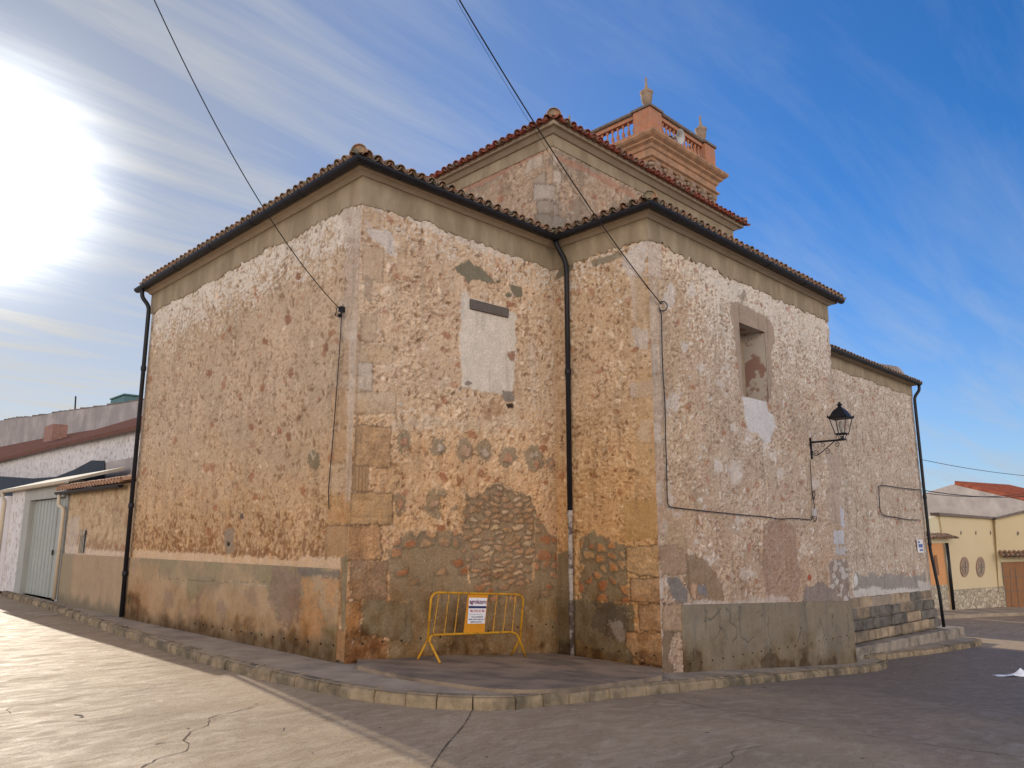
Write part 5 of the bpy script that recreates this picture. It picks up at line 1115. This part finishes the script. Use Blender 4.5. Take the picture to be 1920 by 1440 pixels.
# ------------------------------------------------------------------ street lantern
LX, LZ = 18.52, 4.13
lan = empty('wall_lantern', (LX, Y1, LZ - .2), label='black wrought-iron street lantern on a scrolled bracket, fixed to the right-hand transept wall', cat='street lantern')
mb = MB(); mb.box(LX - .022, LX + .022, Y1 - .045, Y1 - .005, 3.72, 4.24); mb.box(LX - .03, LX + .03, Y1 - .06, Y1 + .02, 3.86, 3.92); mb.build('wall_plate', M_black, lan)
mb = MB(); AE = Y1 - .80; mb.tube([(LX, Y1 - .02, LZ), (LX, AE - .04, LZ)], .024, 8)
mb.tube([(LX, Y1 - .04, 3.83), (LX, Y1 - .14, 3.80), (LX, Y1 - .24, 3.84), (LX, Y1 - .45, 3.99), (LX, Y1 - .62, LZ - .01)], .011, 6)
def scroll(cy, cz, r, a0, turns, sgn):
    pts = []
    for t_ in np.linspace(0, 1, 22):
        a = a0 + sgn * t_ * turns * 2 * math.pi; rr_ = r * (1 - .75 * t_); pts.append((LX, cy + rr_ * math.cos(a), cz + rr_ * math.sin(a)))
    mb.tube(pts, .008, 5)
scroll(Y1 - .13, 3.87, .07, -math.pi / 2, 1.2, -1); scroll(Y1 - .33, 4.05, .065, math.pi / 2, 1.2, -1); scroll(Y1 - .42, 3.88, .07, math.pi / 2, 1.2, 1); scroll(Y1 - .66, 4.03, .07, math.pi / 2, 1.2, 1)
mb.build('bracket', M_black, lan)
LY = AE; zb = LZ + .02
R0 = math.pi / 4 + .0
mb = MB(); mb.box(LX - .07, LX + .07, LY - .07, LY + .07, LZ - .01, LZ + .025); mb.lathe([(.03, 0), (.02, .06), (.03, .09)], (LX, LY, LZ), 8)
for a in range(4):
    an = R0 + a * math.pi / 2; ca, sa = math.cos(an), math.sin(an)
    mb.tube([(LX + .06 * ca, LY + .06 * sa, zb), (LX + .085 * ca, LY + .085 * sa, zb + .05), (LX + .13 * ca, LY + .13 * sa, zb + .12)], .009, 5)
    mb.tube([(LX + .16 * ca, LY + .16 * sa, zb + .12), (LX + .275 * ca, LY + .275 * sa, zb + .50)], .011, 5)
    an2 = an + math.pi / 2
    for rr_, zz, th in ((.165, zb + .12, .016), (.275, zb + .50, .016)):
        mb.tube([(LX + rr_ * ca, LY + rr_ * sa, zz), (LX + rr_ * math.cos(an2), LY + rr_ * math.sin(an2), zz)], th, 5)
mb.build('lantern_frame', M_black, lan)
mb = MB(); mb.lathe([(.31, zb + .49), (.32, zb + .51), (.24, zb + .58), (.19, zb + .66), (.15, zb + .70), (.06, zb + .76), (.045, zb + .80), (.035, zb + .82)], (LX, LY, 0), 4, rot=R0); mb.lathe([(.035, zb + .80), (.075, zb + .825), (.075, zb + .835), (.03, zb + .85), (.035, zb + .87), (.01, zb + .90)], (LX, LY, 0), 10)
for a in range(4): an = R0 + a * math.pi / 2; mb.lathe([(.02, 0), (.025, .02), (.006, .07)], (LX + .31 * math.cos(an), LY + .31 * math.sin(an), zb + .505), 6)
mb.build('lantern_roof', M_black, lan)
for a in range(4):
    an = R0 + a * math.pi / 2; an2 = an + math.pi / 2; c_ = lambda r_, t_, z: (LX + r_ * math.cos(t_), LY + r_ * math.sin(t_), z)
    mb = MB(); mb.add([c_(.158, an, zb + .125), c_(.158, an2, zb + .125), c_(.268, an2, zb + .495), c_(.268, an, zb + .495)], [(0, 1, 2, 3)]); mb.build('glass_pane', M_glass, lan)
mb = MB(); mb.lathe([(.02, 0), (.035, .06), (.05, .16), (.04, .26), (.01, .30)], (LX, LY, zb + .14), 10); mb.build('bulb', make_mat('bulb_glass', (.30, .28, .25), .2, .02, 2, 0), lan, smooth=True)

# ------------------------------------------------------------------ cables
def cable(name, pts, r, label, parent=None, group=None):
    P = [np.array(p, float) for p in pts]; path = resample(P, .25) if len(P) > 2 else P
    mb = MB(); mb.tube(path, r, 6); return mb.build(name, M_cable, parent, label=label if parent is None else None, cat='cable' if parent is None else None, group={'overhead_cable': 'overhead cables', 'wall_cable': 'cables fixed to the church walls'}[name])
def sag(a, b, s_, n=20):
    a, b = np.array(a, float), np.array(b, float); return [a * (1 - t_) + b * t_ - np.array([0, 0, s_ * 4 * t_ * (1 - t_)]) for t_ in np.linspace(0, 1, n)]
w1 = onX(638, 580, X0 - .08)
r1_ = ray(262, -60); e1 = O_ + r1_ * (6.8 / r1_[2])
cable('overhead_cable', sag(e1, w1, .42), .008, 'thin overhead cable crossing the sky at upper left to the anchor on the left wall')
w2 = onY(1240, 570, Y1 - .06); r2_ = ray(838, -40); e2 = O_ + r2_ * (6.9 / r2_[2])
cable('overhead_cable', sag(e2, w2, .22), .011, 'thicker overhead cable crossing the sky in the middle to the transept corner')
r3_ = ray(832, -40); e3 = O_ + r3_ * (6.9 / r3_[2])
cable('overhead_cable', sag(e3, w2 + np.array([-.02, 0, .02]), .30), .003, 'hair-thin wire hanging just left of the thicker middle overhead cable')
# wall anchor
anc = empty('cable_anchor', tuple(w1), label='small black cable clamp on the left wall near the church corner', cat='cable anchor')
mb = MB(); mb.box(w1[0] - .015, w1[0] + .07, w1[1] - .035, w1[1] + .035, w1[2] - .04, w1[2] + .05); mb.lathe([(.03, 0), (.045, .03), (.03, .06)], (w1[0], w1[1], w1[2] - .14), 8)
mb.tube([w1 + (-.01, -.1, .06), w1 + (-.03, -.1, -.1), w1 + (0, .0, -.13), w1 + (-.03, .1, -.1), w1 + (0, .1, .06)], .008, 5); mb.build('clamp', M_black, anc)
X0c = X0 - .04
cable('wall_cable', [w1] + [onX(x, y, X0c) for x, y in [(640, 600), (637, 650), (632, 720), (626, 800), (620, 870), (616, 920), (617, 955)]], .008, 'dangling black cable hanging down the left wall below the clamp')
Yc = Y1 - .045
loop = [onY(1243 + 8 * math.cos(a), 574 + 9 * math.sin(a), Yc) for a in np.linspace(-2.4, 2.9, 12)]
cable('wall_cable', [w2] + loop + [onY(x, y, Yc) for x, y in [(1240, 590), (1241, 640), (1243, 700), (1247, 760), (1248, 820), (1250, 880), (1251, 935), (1254, 948), (1262, 951), (1320, 958), (1400, 966), (1445, 970), (1460, 973), (1490, 972), (1521, 975)]], .011, 'black cable running down and across the transept wall to the lantern')
cable('wall_cable', [onY(x, y, Yc) for x, y in [(1521, 975), (1526, 966), (1524, 970), (1528, 978), (1531, 972), (1529, 962), (1527, 950), (1524, 925), (1527, 920), (1528, 930), (1524, 935), (1521, 900), (1519, 862)]], .010, 'short black cable looping up from the junction box to the lantern bracket')
jb = onY(1526, 961, Yc); mb = MB(); mb.box(jb[0] - .07, jb[0] + .07, Y1 - .09, Y1 - .01, jb[2] - .09, jb[2] + .09); mb.build('junction_box', make_mat('grey_box', (.42, .40, .40), .6, .05, 4, 0), None, bevel=.01, label='small grey junction box on the transept wall below the lantern', cat='junction box')
YF = Y2 - .07
pA = [onY(x, y, YF) for x, y in [(1725, 975), (1700, 974), (1680, 970), (1660, 967), (1651, 960), (1649, 940), (1648, 920), (1652, 910), (1690, 915), (1728, 919)]]
cable('wall_cable', pA, .014, 'black cable loop on the far right wall of the church')
aR = onY(1728, 919, Y2 - .2)
for k_, (y0_, x1_, y1_, s_, r_) in enumerate([(919, 2000, 921, .25, .016), (924, 2000, 908, .3, .012)]):
    a = onY(1730, y0_, Y2 - .2); rr_ = ray(x1_, y1_); b = O_ + rr_ * 33
    cable('overhead_cable', sag(a, b, s_), r_, ['upper of two cables leaving the right end of the church towards the yellow house', 'lower of two cables leaving the right end of the church towards the yellow house'][k_])
rr_ = ray(1725, 861); a = O_ + rr_ * 33; rr_ = ray(2000, 897); b = O_ + rr_ * 36
cable('overhead_cable', sag(a, b, .15), .012, 'single thin wire across the sky at right above the barn roof')
# plaque
pc = onY(1725, 1024, Y2 - .03); pq = empty('street_plaque', tuple(pc), label='white and blue street name plaque beside the right-hand downpipe', cat='street sign')
mb = MB(); mb.box(pc[0] - .30, pc[0] + .22, Y2 - .06, Y2 - .03, pc[2] - .22, pc[2] + .22); mb.build('plate', M_paper, pq, bevel=.005)
mb = MB(); mb.box(pc[0] - .24, pc[0] + .16, Y2 - .066, Y2 - .0605, pc[2] - .04, pc[2] + .07); mb.box(pc[0] - .16, pc[0] + .16, Y2 - .066, Y2 - .0605, pc[2] - .16, pc[2] - .10); mb.box(pc[0] - .26, pc[0] - .1, Y2 - .066, Y2 - .0605, pc[2] + .1, pc[2] + .17); mb.build('blue_band', M_blue, pq)
# crumpled plastic
c = onG(1905, 1268, -.17); mb = MB(); rnd = random.Random(4); n = 9
V = [(c[0] + (i / (n - 1) - .5) * 1.0 + .0, c[1] + (j / 4 - .5) * .25, float(smooth_rz(c[0], c[1])) + .012 + max(0, .16 * math.exp(-((i - 5) / 1.0) ** 2) * (1 - abs(j - 2) / 2) + rnd.uniform(-.005, .03))) for i in range(n) for j in range(5)]
V = [(c[0] + (v[0] - c[0]) * Q + (v[1] - c[1]) * Q, c[1] - (v[0] - c[0]) * Q + (v[1] - c[1]) * Q, v[2]) for v in V]
mb.add(V, [(i * 5 + j, i * 5 + j + 1, (i + 1) * 5 + j + 1, (i + 1) * 5 + j) for i in range(n - 1) for j in range(4)]); mb.build('plastic_bag', M_bag, None, label='crumpled white plastic bag lying on the shaded road', cat='plastic bag')

# ------------------------------------------------------------------ left background
ann = empty('annex', (X0 + 2, 22.5, 0), label='low lean-to annex with tiled roof and barred window at the left end of the church', cat='annex')
YA = 25.3
S = Sheet('X', X0 + .02, YL + .03, YA, 1.36, 3.2, .04, 141)
S.base((.47, .34, .21), (.56, .43, .29), (.26, .15, .09), white=.12, amp=.8)
wash(S, ss(.1, .4, fbm(S.U * 3, S.V * 3, 3, 4) + .5 * ss(1.9, 1.5, S.V)), (.30, .17, .10), .7)
S.patch([(122, 1022), (165, 1028), (240, 1036), (240, 1048), (122, 1040)], (.58, .44, .33), warp=.03, flat=.8)
au0, az1 = S.uv(163, 992); au1, az0 = S.uv(146, 1036)
S.patch([(YA - 1.1, 1.36), (YA - .02, 1.36), (YA - .02, 2.4), (YA - 1.1, 2.4)], (.52, .44, .38), px=False, a=.6, warp=.05)
S.build('wall', M_wall, ann, hole=(au0, au1, az0, az1))
mb = MB(); mb.box(X0 + .03, X0 + .085, au0 - .05, au0, az0 - .05, az1 + .05); mb.box(X0 + .03, X0 + .085, au1, au1 + .05, az0 - .05, az1 + .05); mb.box(X0 + .03, X0 + .085, au0 - .05, au1 + .05, az1, az1 + .05); mb.box(X0 + .03, X0 + .085, au0 - .05, au1 + .05, az0 - .05, az0)
wn = mb.build('window', M_core, ann); mb = MB(); mb.box(X0 + .09, X0 + .12, au0 - .1, au1 + .1, az0 - .1, az1 + .1); mb.build('dark_opening', M_net, wn)
mb = MB()
for i in range(1, 5): yy = au0 + (au1 - au0) * i / 5; mb.tube([(X0 - .0, yy, az0), (X0 - .0, yy, az1)], .009, 5)
for i in range(4):
    yy = au0 + (au1 - au0) * i / 4; w_ = (au1 - au0) / 4; mb.tube([(X0 - .02, yy, az1 - .02), (X0 - .02, yy + w_ / 2, az1 - .18), (X0 - .02, yy + w_, az1 - .02)], .010, 5)
mb.build('grille', M_beige, wn)
P = Sheet('X', X0 + .0, YL + .03, YA, -.15, 1.37, .04, 142); P.d += .02 + .004 * P.w2
P.col[:] = C(.36, .255, .165) * (1 + .15 * P.w2 + .08 * P.fine)[:, None]; wash(P, ss(24.1, 24.4, P.U + .1 * P.w1), (.28, .225, .15), .9); wash(P, ss(.4, .05, P.V + .2 * P.w2), (.15, .13, .09), .8)
P.build('plinth', M_smooth, ann, skirt=.04)
mb = MB(); mb.box(X0 + .2, X0 + 4, YL + .05, YA - .02, 0, 3.15); mb.box(X0 + .03, X0 + 4, YA - .06, YA, 0, 3.2); mb.build('inner_masonry', M_core, ann)
tiles('roof', make_mat('sunlit_tile', (.44, .27, .18), .85, .35, 9, .5, 60), (X0 - .2, YL + .15, 3.20), (0, 1), (1, 0), 23, 4.2, lambda t: 4.2, math.radians(12), parent=ann, seed=20)
mb = MB(); mb.sweep([(X0, YA + .6), (X0, YL + .6)], [(.17 + a * 1.0, 3.14 + b) for a, b in halfround(.085)]); mb.build('gutter', M_gutter, ann)
mb = MB(); mb.box(X0 + 1.8, X0 + 2.0, YL + .1, YA + 4, 3.4, 4.15); mb.build('parapet_wall', M_core, ann)
downpipe([(X0 - .17, YA + .35, 3.08), (X0 - .17, YA + .35, 2.75), (X0 - .10, YA + .05, 2.66), (X0 - .10, YA + .05, .1)], .055, M_beige, parent=ann)
# gate
gat = empty('garage_gate', (X0, 27.5, .1), label='tall grey-green double metal gate in a grey concrete frame, left of the annex', cat='gate')
gz0 = .02
mb = MB(); mb.box(X0 + .0, X0 + .4, YA + .1, YA + .35, gz0, 3.5); mb.box(X0 + .0, X0 + .4, 29.5, 30.2, gz0, 3.5); mb.box(X0 + .002, X0 + .4, YA + .35, 29.5, 3.02, 3.5); mb.build('frame', M_frame, gat)
for y_a, y_b in [(YA + .36, 26.9), (26.92, 29.48)]:
    mb = MB(); mb.box(X0 + .16, X0 + .20, y_a, y_b, gz0 + .03, 3.0)
    for e in (y_a + .03, y_b - .03): mb.box(X0 + .13, X0 + .165, e - .03, e + .03, gz0 + .03, 3.0)
    n = max(2, int((y_b - y_a) / .32))
    for i in range(1, n): yy = y_a + (y_b - y_a) * i / n; mb.box(X0 + .145, X0 + .165, yy - .012, yy + .012, gz0 + .05, 2.97)
    mb.build('leaf', M_door, gat)
mb = MB(); mb.box(X0 + .10, X0 + .13, 26.80, 26.84, 1.3, 1.45); mb.build('handle', M_black, gat)
mb = MB(); mb.prism([(X0 - .12, YA - .2, 3.42), (X0 + 1.4, YA - .2, 3.85), (X0 + 1.4, YA - .2, 3.95), (X0 - .12, YA - .2, 3.50)], (0, 8.2, 0)); mb.build('canopy_roof', make_mat('canopy', (.40, .36, .30), .85, .15, 2, .2, 20), gat)
mb = MB(); mb.sweep([(X0, 33.5), (X0, YA - .2)], [(.17 + a * .9, 3.44 + b * .9) for a, b in halfround(.08)]); mb.build('gutter', M_beige, gat)
whp = empty('white_house', (X0, 33, 0), label='whitewashed house front with a beige downpipe at the left edge of the view', cat='house')
mb = MB(); mb.box(X0 - .0, X0 + .5, 30.21, 31.9, .0, 3.4); mb.build('pier', M_white, whp)
mb = MB(); mb.box(X0 - .15, X0 + .6, 31.92, 44, .0, 3.25); mb.build('wall', M_whitec, whp)
downpipe([(X0 - .17, 32.6, 3.40), (X0 - .17, 32.4, 3.2), (X0 - .22, 31.95, 3.05), (X0 - .22, 31.95, .1)], .07, M_beige, parent=whp)
mb = MB(); mb.box(X0 + .6, X0 + 7, 30.3, 44, 0, 3.2); mb.build('hidden_volume', M_core, whp)
# shade netting and grey shed behind
def zX(x, y, X): return onX(x, y, X)
mb = MB(); Xn = 8.5; pts = [zX(-60, 940, Xn), zX(-60, 885, Xn), zX(0, 893, Xn), zX(60, 897, Xn), zX(105, 894, Xn), zX(140, 880, Xn), zX(172, 863, Xn), zX(195, 864, Xn), zX(195, 905, Xn), zX(110, 925, Xn)]
mb.prism([tuple(p) for p in pts], (.04, 0, 0)); mb.build('shade_net', M_net, None, label='dark blue-grey shade net stretched above the garage canopy', cat='shade net')
mb = MB(); Xg = 8.55; a = zX(194, 868, Xg); b = zX(300, 872, Xg); mb.box(Xg, Xg + .3, b[1], a[1], 2.5, a[2]); mb.build('wall', M_greywall, None, label='small grey shed wall above the annex roof', cat='wall')
# whitewashed long house
wh = empty('long_white_house', (9.2, 35, 0), label='long flaking whitewashed building with a reddish tiled roof, behind the annex', cat='house')
Xw = 9.2; T0 = zX(-120, 880, Xw); TT = [zX(-120, 892, Xw), zX(0, 864, Xw), (zX(130, 832, Xw)), zX(265, 802, Xw), zX(330, 785, Xw)]
mb = MB(); pts = [tuple(p) for p in TT] + [(Xw, TT[-1][1], 0), (Xw, TT[0][1], 0)]; mb.prism(pts, (.4, 0, 0)); mb.build('wall', M_white, wh)
M_redr = make_mat('far_red_tile', (.15, .08, .065), .9, .25, 3, .5, 8, stretch=(1, 4, 1), spec=0)
mb = MB()
top = [onX(x, y, 13.6) for x, y in [(-120, 868), (0, 838), (100, 818), (180, 805), (265, 780), (330, 768)]]
bot = [np.array([Xw - .25, p[1] * 1., p[2] + .02]) for p in TT]
bot = [bot[0], bot[1], (bot[1] + bot[2]) / 2, bot[2], bot[3], bot[4]]
V = [tuple(p) for p in bot] + [tuple(p) for p in top] + [tuple(np.array(p) - (0, 0, .14)) for p in bot]
mb.add(V, [(i, i + 1, 7 + i, 6 + i) for i in range(5)] + [(i, 12 + i, 13 + i, 1 + i) for i in range(5)]); mb.build('roof', M_redr, wh)
for px0, px1, py0, py1 in [(84, 96, 800, 832)]:
    a = onX(px0, py0, 11.5); b = onX(px1, py1, 11.5); mb = MB(); mb.box(11.5, 12.2, b[1], a[1], b[2] - .3, a[2]); mb.build('chimney', M_brick, wh)
# big grey building
gb = empty('grey_warehouse', (14, 50, 0), label='large plain grey rendered building rising behind the whitewashed one on the left', cat='warehouse')
Xb = 14.2; GT = [onX(x, y, Xb) for x, y in [(-150, 815), (-40, 797), (0, 790), (30, 784), (60, 782), (84, 778), (110, 773), (150, 768), (200, 761), (240, 755), (270, 750), (340, 738)]]
mb = MB(); mb.prism([tuple(p) for p in GT] + [(Xb, GT[-1][1], 0), (Xb, GT[0][1], 0)], (3, 0, 0)); mb.build('wall', M_greywall, gb)
mb = MB(); rnd = random.Random(2)
for i in range(len(GT) - 1):
    a, b = GT[i], GT[i + 1]; n = max(1, int(np.linalg.norm(b - a) / 1.1))
    for j in range(n):
        p = a + (b - a) * j / n; q = a + (b - a) * (j + .95) / n; h = rnd.uniform(.04, .15); mb.prism([tuple(p), tuple(q), tuple(q + (0, 0, h * .6)), tuple(p + (0, 0, h))], (.5, 0, 0))
mb.build('coping_tiles', M_cap, gb)
a = onX(206, 763, Xb + 1); b = onX(231, 763, Xb + 1); t_ = onX(206, 748, Xb + 1); mb = MB(); mb.box(Xb + 1, Xb + 1.8, b[1], a[1], a[2] - .8, t_[2] - .1); mb.box(Xb + .95, Xb + 1.9, b[1] - .05, a[1] + .05, t_[2] - .08, t_[2] + .02); mb.build('water_tank', M_teal, None, bevel=.03, label='teal water tank on the roof of the grey building at left', cat='water tank')
a = onX(141, 775, Xb + 1); t_ = onX(142, 743, Xb + 1); mb = MB(); mb.tube([tuple(a - (0, 0, .5)), tuple(t_)], .05, 6); mb.build('antenna_mast', M_black, None, label='thin antenna mast on the roof of the grey building at left', cat='antenna')

# ------------------------------------------------------------------ right background
def zG(x, y, z): return onZ(x, y, z)
Z2 = -2.0
a = onZ(1784, 1144, Z2); b = onZ(1865, 1136.8, Z2); c_ = onZ(1884, 1135, Z2)
def facade_dir(p, q): d = (q - p)[:2]; L_ = np.linalg.norm(d); d /= L_; return d, np.array([d[1], -d[0]]), L_
d1, n1, L1_ = facade_dir(a, b)
if n1 @ (-a[:2]) < 0: n1 = -n1
yh = empty('yellow_house', (float(a[0]), float(a[1]), Z2), label='pale yellow house with stone cladding, oval windows and a wooden garage door at right', cat='house')
def onF(x, y, P, nn):          # pixel onto vertical facade plane
    r = ray(x, y); t_ = ((P[:2] - O_[:2]) @ nn) / (r[:2] @ nn); return O_ + r * t_
def fp(x, y, out=0.): p = onF(x, y, a, n1); return (p[0] + n1[0] * out, p[1] + n1[1] * out, p[2])
def wallpoly(pts, th, mat, nm, par, P=a, nn=n1, out=0., **k):
    V = []
    for x, y in pts: p = onF(x, y, P, nn); V.append((p[0] + nn[0] * out, p[1] + nn[1] * out, p[2]))
    mb = MB(); mb.prism(V, (-nn[0] * th, -nn[1] * th, 0)); return mb.build(nm, mat, par, **k)
wallpoly([(1762, 966), (1866, 971), (1874, 1150), (1788, 1155)], .4, M_yfac, 'wall', yh)
# second face turned towards the street
q0 = np.array(onF(1866, 971, a, n1)); q1 = onZ(1874, 1136.0, Z2); dd = np.array([1.0, -1.55]); dd /= np.linalg.norm(dd); n2_ = np.array([-dd[1], dd[0]]) * -1
if n2_ @ (-q1[:2]) < 0: n2_ = -n2_
wallpoly([(1866, 971), (1960, 948), (1990, 1150), (1875, 1150)], .4, M_yfac, 'wall', yh, P=q1, nn=n2_)
wallpoly([(1786, 1106), (1870, 1100), (1874, 1150), (1790, 1156)], .05, M_stoneclad, 'stone_cladding', yh, out=.06); wallpoly([(1870, 1100), (1882, 1099), (1887, 1150), (1874, 1150)], .05, M_stoneclad, 'stone_cladding', yh, P=q1, nn=n2_, out=.06)
wallpoly([(1755, 961), (1866, 970), (1866, 974), (1757, 967)], .5, M_cap, 'coping', yh, out=.15); wallpoly([(1866, 970), (1962, 947), (1962, 952), (1866, 974)], .5, M_cap, 'coping', yh, P=q1, nn=n2_, out=.15)
for cx in (1807.5, 1837.5):
    for rx, ry, m_, o_, nm in ((8, 19, M_tstone, .05, 'window'), (4.5, 11, M_core, .065, 'window_pane')):
        pts = [(cx + rx * math.cos(t_), 1063 + ry * math.sin(t_)) for t_ in np.linspace(0, 2 * math.pi, 25)[:-1]]; o = wallpoly(pts, .05, m_, nm, yh, out=o_)
    wallpoly([(cx - .5, 1052), (cx + .5, 1052), (cx + .5, 1074), (cx - .5, 1074)], .02, M_cap, 'window_bar', yh, out=.085); wallpoly([(cx - 4, 1062.4), (cx + 4, 1062.4), (cx + 4, 1063.8), (cx - 4, 1063.8)], .02, M_cap, 'window_bar', yh, out=.086)
for cx in (1801.5, 1829.5, 1857): wallpoly([(cx - 1.3, 999), (cx, 995), (cx + 1.3, 999), (cx, 1003.5)], .02, M_cap, 'vent_diamond', yh, out=.02)
wallpoly([(1906, 1000), (1908.5, 996), (1911, 1000), (1908.5, 1005)], .02, M_cap, 'vent_diamond', yh, P=q1, nn=n2_, out=.02)
dr = wallpoly([(1877, 1054), (1935, 1052), (1945, 1142), (1886, 1138)], .05, M_doorw, 'garage_door', yh, P=q1, nn=n2_, out=.02)
for pts in [[(1877, 1054), (1879, 1054), (1888, 1138), (1886, 1138)], [(1893, 1066), (1894, 1066), (1898, 1138), (1897, 1138)], [(1903, 1066), (1904, 1066), (1911, 1138), (1910, 1138)], [(1893, 1066), (1904, 1066), (1904, 1067), (1893, 1067)], [(1879, 1080), (1940, 1080), (1940, 1081), (1879, 1081)], [(1882, 1107), (1940, 1108), (1940, 1109), (1882, 1108)]]:
    wallpoly(pts, .02, M_cap, 'groove', dr, P=q1, nn=n2_, out=.035)
wallpoly([(1876, 1046), (1940, 1044), (1940, 1052), (1876, 1054)], .06, M_cream, 'door_lintel', yh, P=q1, nn=n2_, out=.03)
# tile hood over the door
hp0 = onF(1872, 1040, q1, n2_); hp1 = onF(1950, 1040, q1, n2_); hd_ = (hp1 - hp0)[:2]; hl = np.linalg.norm(hd_); hd_ /= hl
tiles('tile_hood', M_tile, (hp0[0] + n2_[0] * .55, hp0[1] + n2_[1] * .55, hp0[2] - .1), tuple(hd_), tuple(-n2_), int(hl / .215), .6, lambda t: .6, math.radians(25), parent=yh, seed=31)
wallpoly([(1746, 972), (1764, 964), (1768, 1004), (1746, 1000)], .3, M_cream, 'side_gable', yh, out=-.1)
shade_block = MB(); shade_block.box(34.8, 44.2, 17.0, 26, -2.2, 4.4);  # unseen block added behind the house front to shade the far street
oh = empty('orange_house', (float(a[0]) - 1, float(a[1]) + 1, Z2), label='narrow orange house front seen between the church and the yellow house', cat='house')
shade_block.build('hidden_volume', M_ofac, oh)
wallpoly([(1735, 1018), (1766, 1016), (1776, 1098), (1735, 1102)], .4, M_ofac, 'wall', oh, out=.02); wallpoly([(1735, 1098), (1775, 1096), (1781, 1150), (1735, 1156)], .05, M_stoneclad, 'stone_cladding', oh, out=.06)
wallpoly([(1735, 1008), (1770, 1009), (1771, 1018), (1735, 1019)], .05, M_cream, 'eaves_band', oh, out=.05)
wallpoly([(1750, 1041), (1755, 1041), (1760, 1078), (1754, 1079)], .03, M_doorw, 'shutter', oh, out=.05)
hp0 = onF(1730, 1006, a, n1); hp1 = onF(1776, 1007, a, n1); hd_ = (hp1 - hp0)[:2]; hl = np.linalg.norm(hd_); hd_ /= hl
tiles('roof', M_tile, (hp0[0] + n1[0] * .45, hp0[1] + n1[1] * .45, hp0[2] - .08), tuple(hd_), tuple(-n1), int(hl / .215), 1.6, lambda t: 1.6, math.radians(17), parent=oh, seed=32)
pp = [fp(1765, 1018, .15), fp(1770, 1050, .15), fp(1775, 1080, .15), fp(1783, 1143, .15)]; pp = [(pp[-1][0], pp[-1][1], z) for z in (pp[0][2], pp[3][2])]
mb = MB(); mb.tube(pp, .09, 10); mb.build('downpipe', M_gutter, oh, smooth=True)
# barn behind
bn = empty('barn', (64, 18, -2), label='grey rendered gabled barn with an orange-red tiled roof behind the yellow house', cat='barn')
PB = O_ + ray(1790, 908) * 62; nB = -np.array([Q, Q]) + .15 * np.array([Q, -Q]); nB /= np.linalg.norm(nB)
wallpoly([(1715, 930), (1738, 925), (1760, 917), (1790, 908), (1920, 938), (2010, 960), (2010, 1100), (1715, 1100)], .4, M_barn, 'wall', bn, P=PB, nn=nB)
g1, g2, g3 = [np.array(onF(x, y, PB, nB)) for x, y in [(1790, 907), (1925, 937), (2015, 959)]]
k1 = O_ + ray(1893, 913) * 80; k2 = k1 + (g3 - g1)
mb = MB(); V = []; n = 60
for i in range(n + 1):
    t_ = i / n; rp = g1 * (1 - t_) + k1 * t_; ep = g3 * (1 - t_) + k2 * t_; h_ = .10 * (i % 2)
    V += [tuple(rp + (0, 0, h_ + .15)), tuple(ep + (0, 0, h_ + .15))]
mb.add(V, [(2 * i, 2 * i + 1, 2 * i + 3, 2 * i + 2) for i in range(n)]); mb.add([tuple(g1 + (0, 0, .15)), tuple(g3 + (0, 0, .15)), tuple(g3 - (0, 0, .1)), tuple(g1 - (0, 0, .1))], [(0, 1, 2, 3)]); mb.build('roof', make_mat('barn_tile', (.33, .10, .06), .9, .35, 2.5, .5, 8, spec=0), bn)
# pavement before the houses
pv = [onZ(x, y, Z2 + .02) for x, y in [(1735, 1160), (1800, 1154), (1850, 1149), (1940, 1146), (1990, 1160)]]; mb = MB()
inn = [onZ(x, y, Z2 + .02) for x, y in [(1735, 1149), (1786, 1143), (1874, 1134), (1935, 1139), (2000, 1145)]]
V = []
for p, q in zip(pv, inn): V += [(p[0], p[1], float(rz(p[0])) - .05), (p[0], p[1], float(rz(p[0])) + .17), (q[0] + 1, q[1] + 1, float(rz(q[0])) + .17)]
mb.add(V, [(3 * i, 3 * i + 3, 3 * i + 4, 3 * i + 1) for i in range(4)] + [(3 * i + 1, 3 * i + 4, 3 * i + 5, 3 * i + 2) for i in range(4)]); mb.build('pavement', M_conc, None, kind='structure')
# shrub at the right edge
def shrub(name, c, r, h, n, label, seed):
    rnd = random.Random(seed); root = empty(name, tuple(c), label=label, cat='shrub'); mb = MB(); tb = MB()
    for i in range(5): tb.tube([tuple(c), (c[0] + rnd.uniform(-r, r) * .5, c[1] + rnd.uniform(-r, r) * .5, c[2] + h * .8)], [.02, .008], 5)
    for i in range(n):
        while True:
            v = np.array([rnd.uniform(-1, 1) for _ in range(3)])
            if .3 < np.linalg.norm(v) < 1 + .15 * math.sin(i): break
        p = np.array(c) + (v[0] * r, v[1] * r, h * .55 + v[2] * h * .5); s_ = rnd.uniform(.04, .08); a1 = np.array([rnd.gauss(0, 1) for _ in range(3)]); a1 /= np.linalg.norm(a1); b1 = np.cross(a1, [rnd.gauss(0, 1) for _ in range(3)]); b1 /= np.linalg.norm(b1)
        mb.add([p - a1 * s_, p + b1 * s_ * .5, p + a1 * s_, p - b1 * s_ * .5], [(0, 1, 2, 3)])
    tb.build('stem', M_core, root); mb.build('foliage', M_leaf, root)
cs_ = onG(1924, 1138, -.15); shrub('shrub', (cs_[0], cs_[1], cs_[2]), .75, 1.5, 900, 'small bright green shrub at the right edge before the wooden garage door', 1)
cs_ = onY(1602, 1150, Y2 - .15); shrub('wall_weed', (20.45, Y2 - .3, -.3), .13, .5, 60, 'tiny weed growing from the joint beside the stone courses', 2)
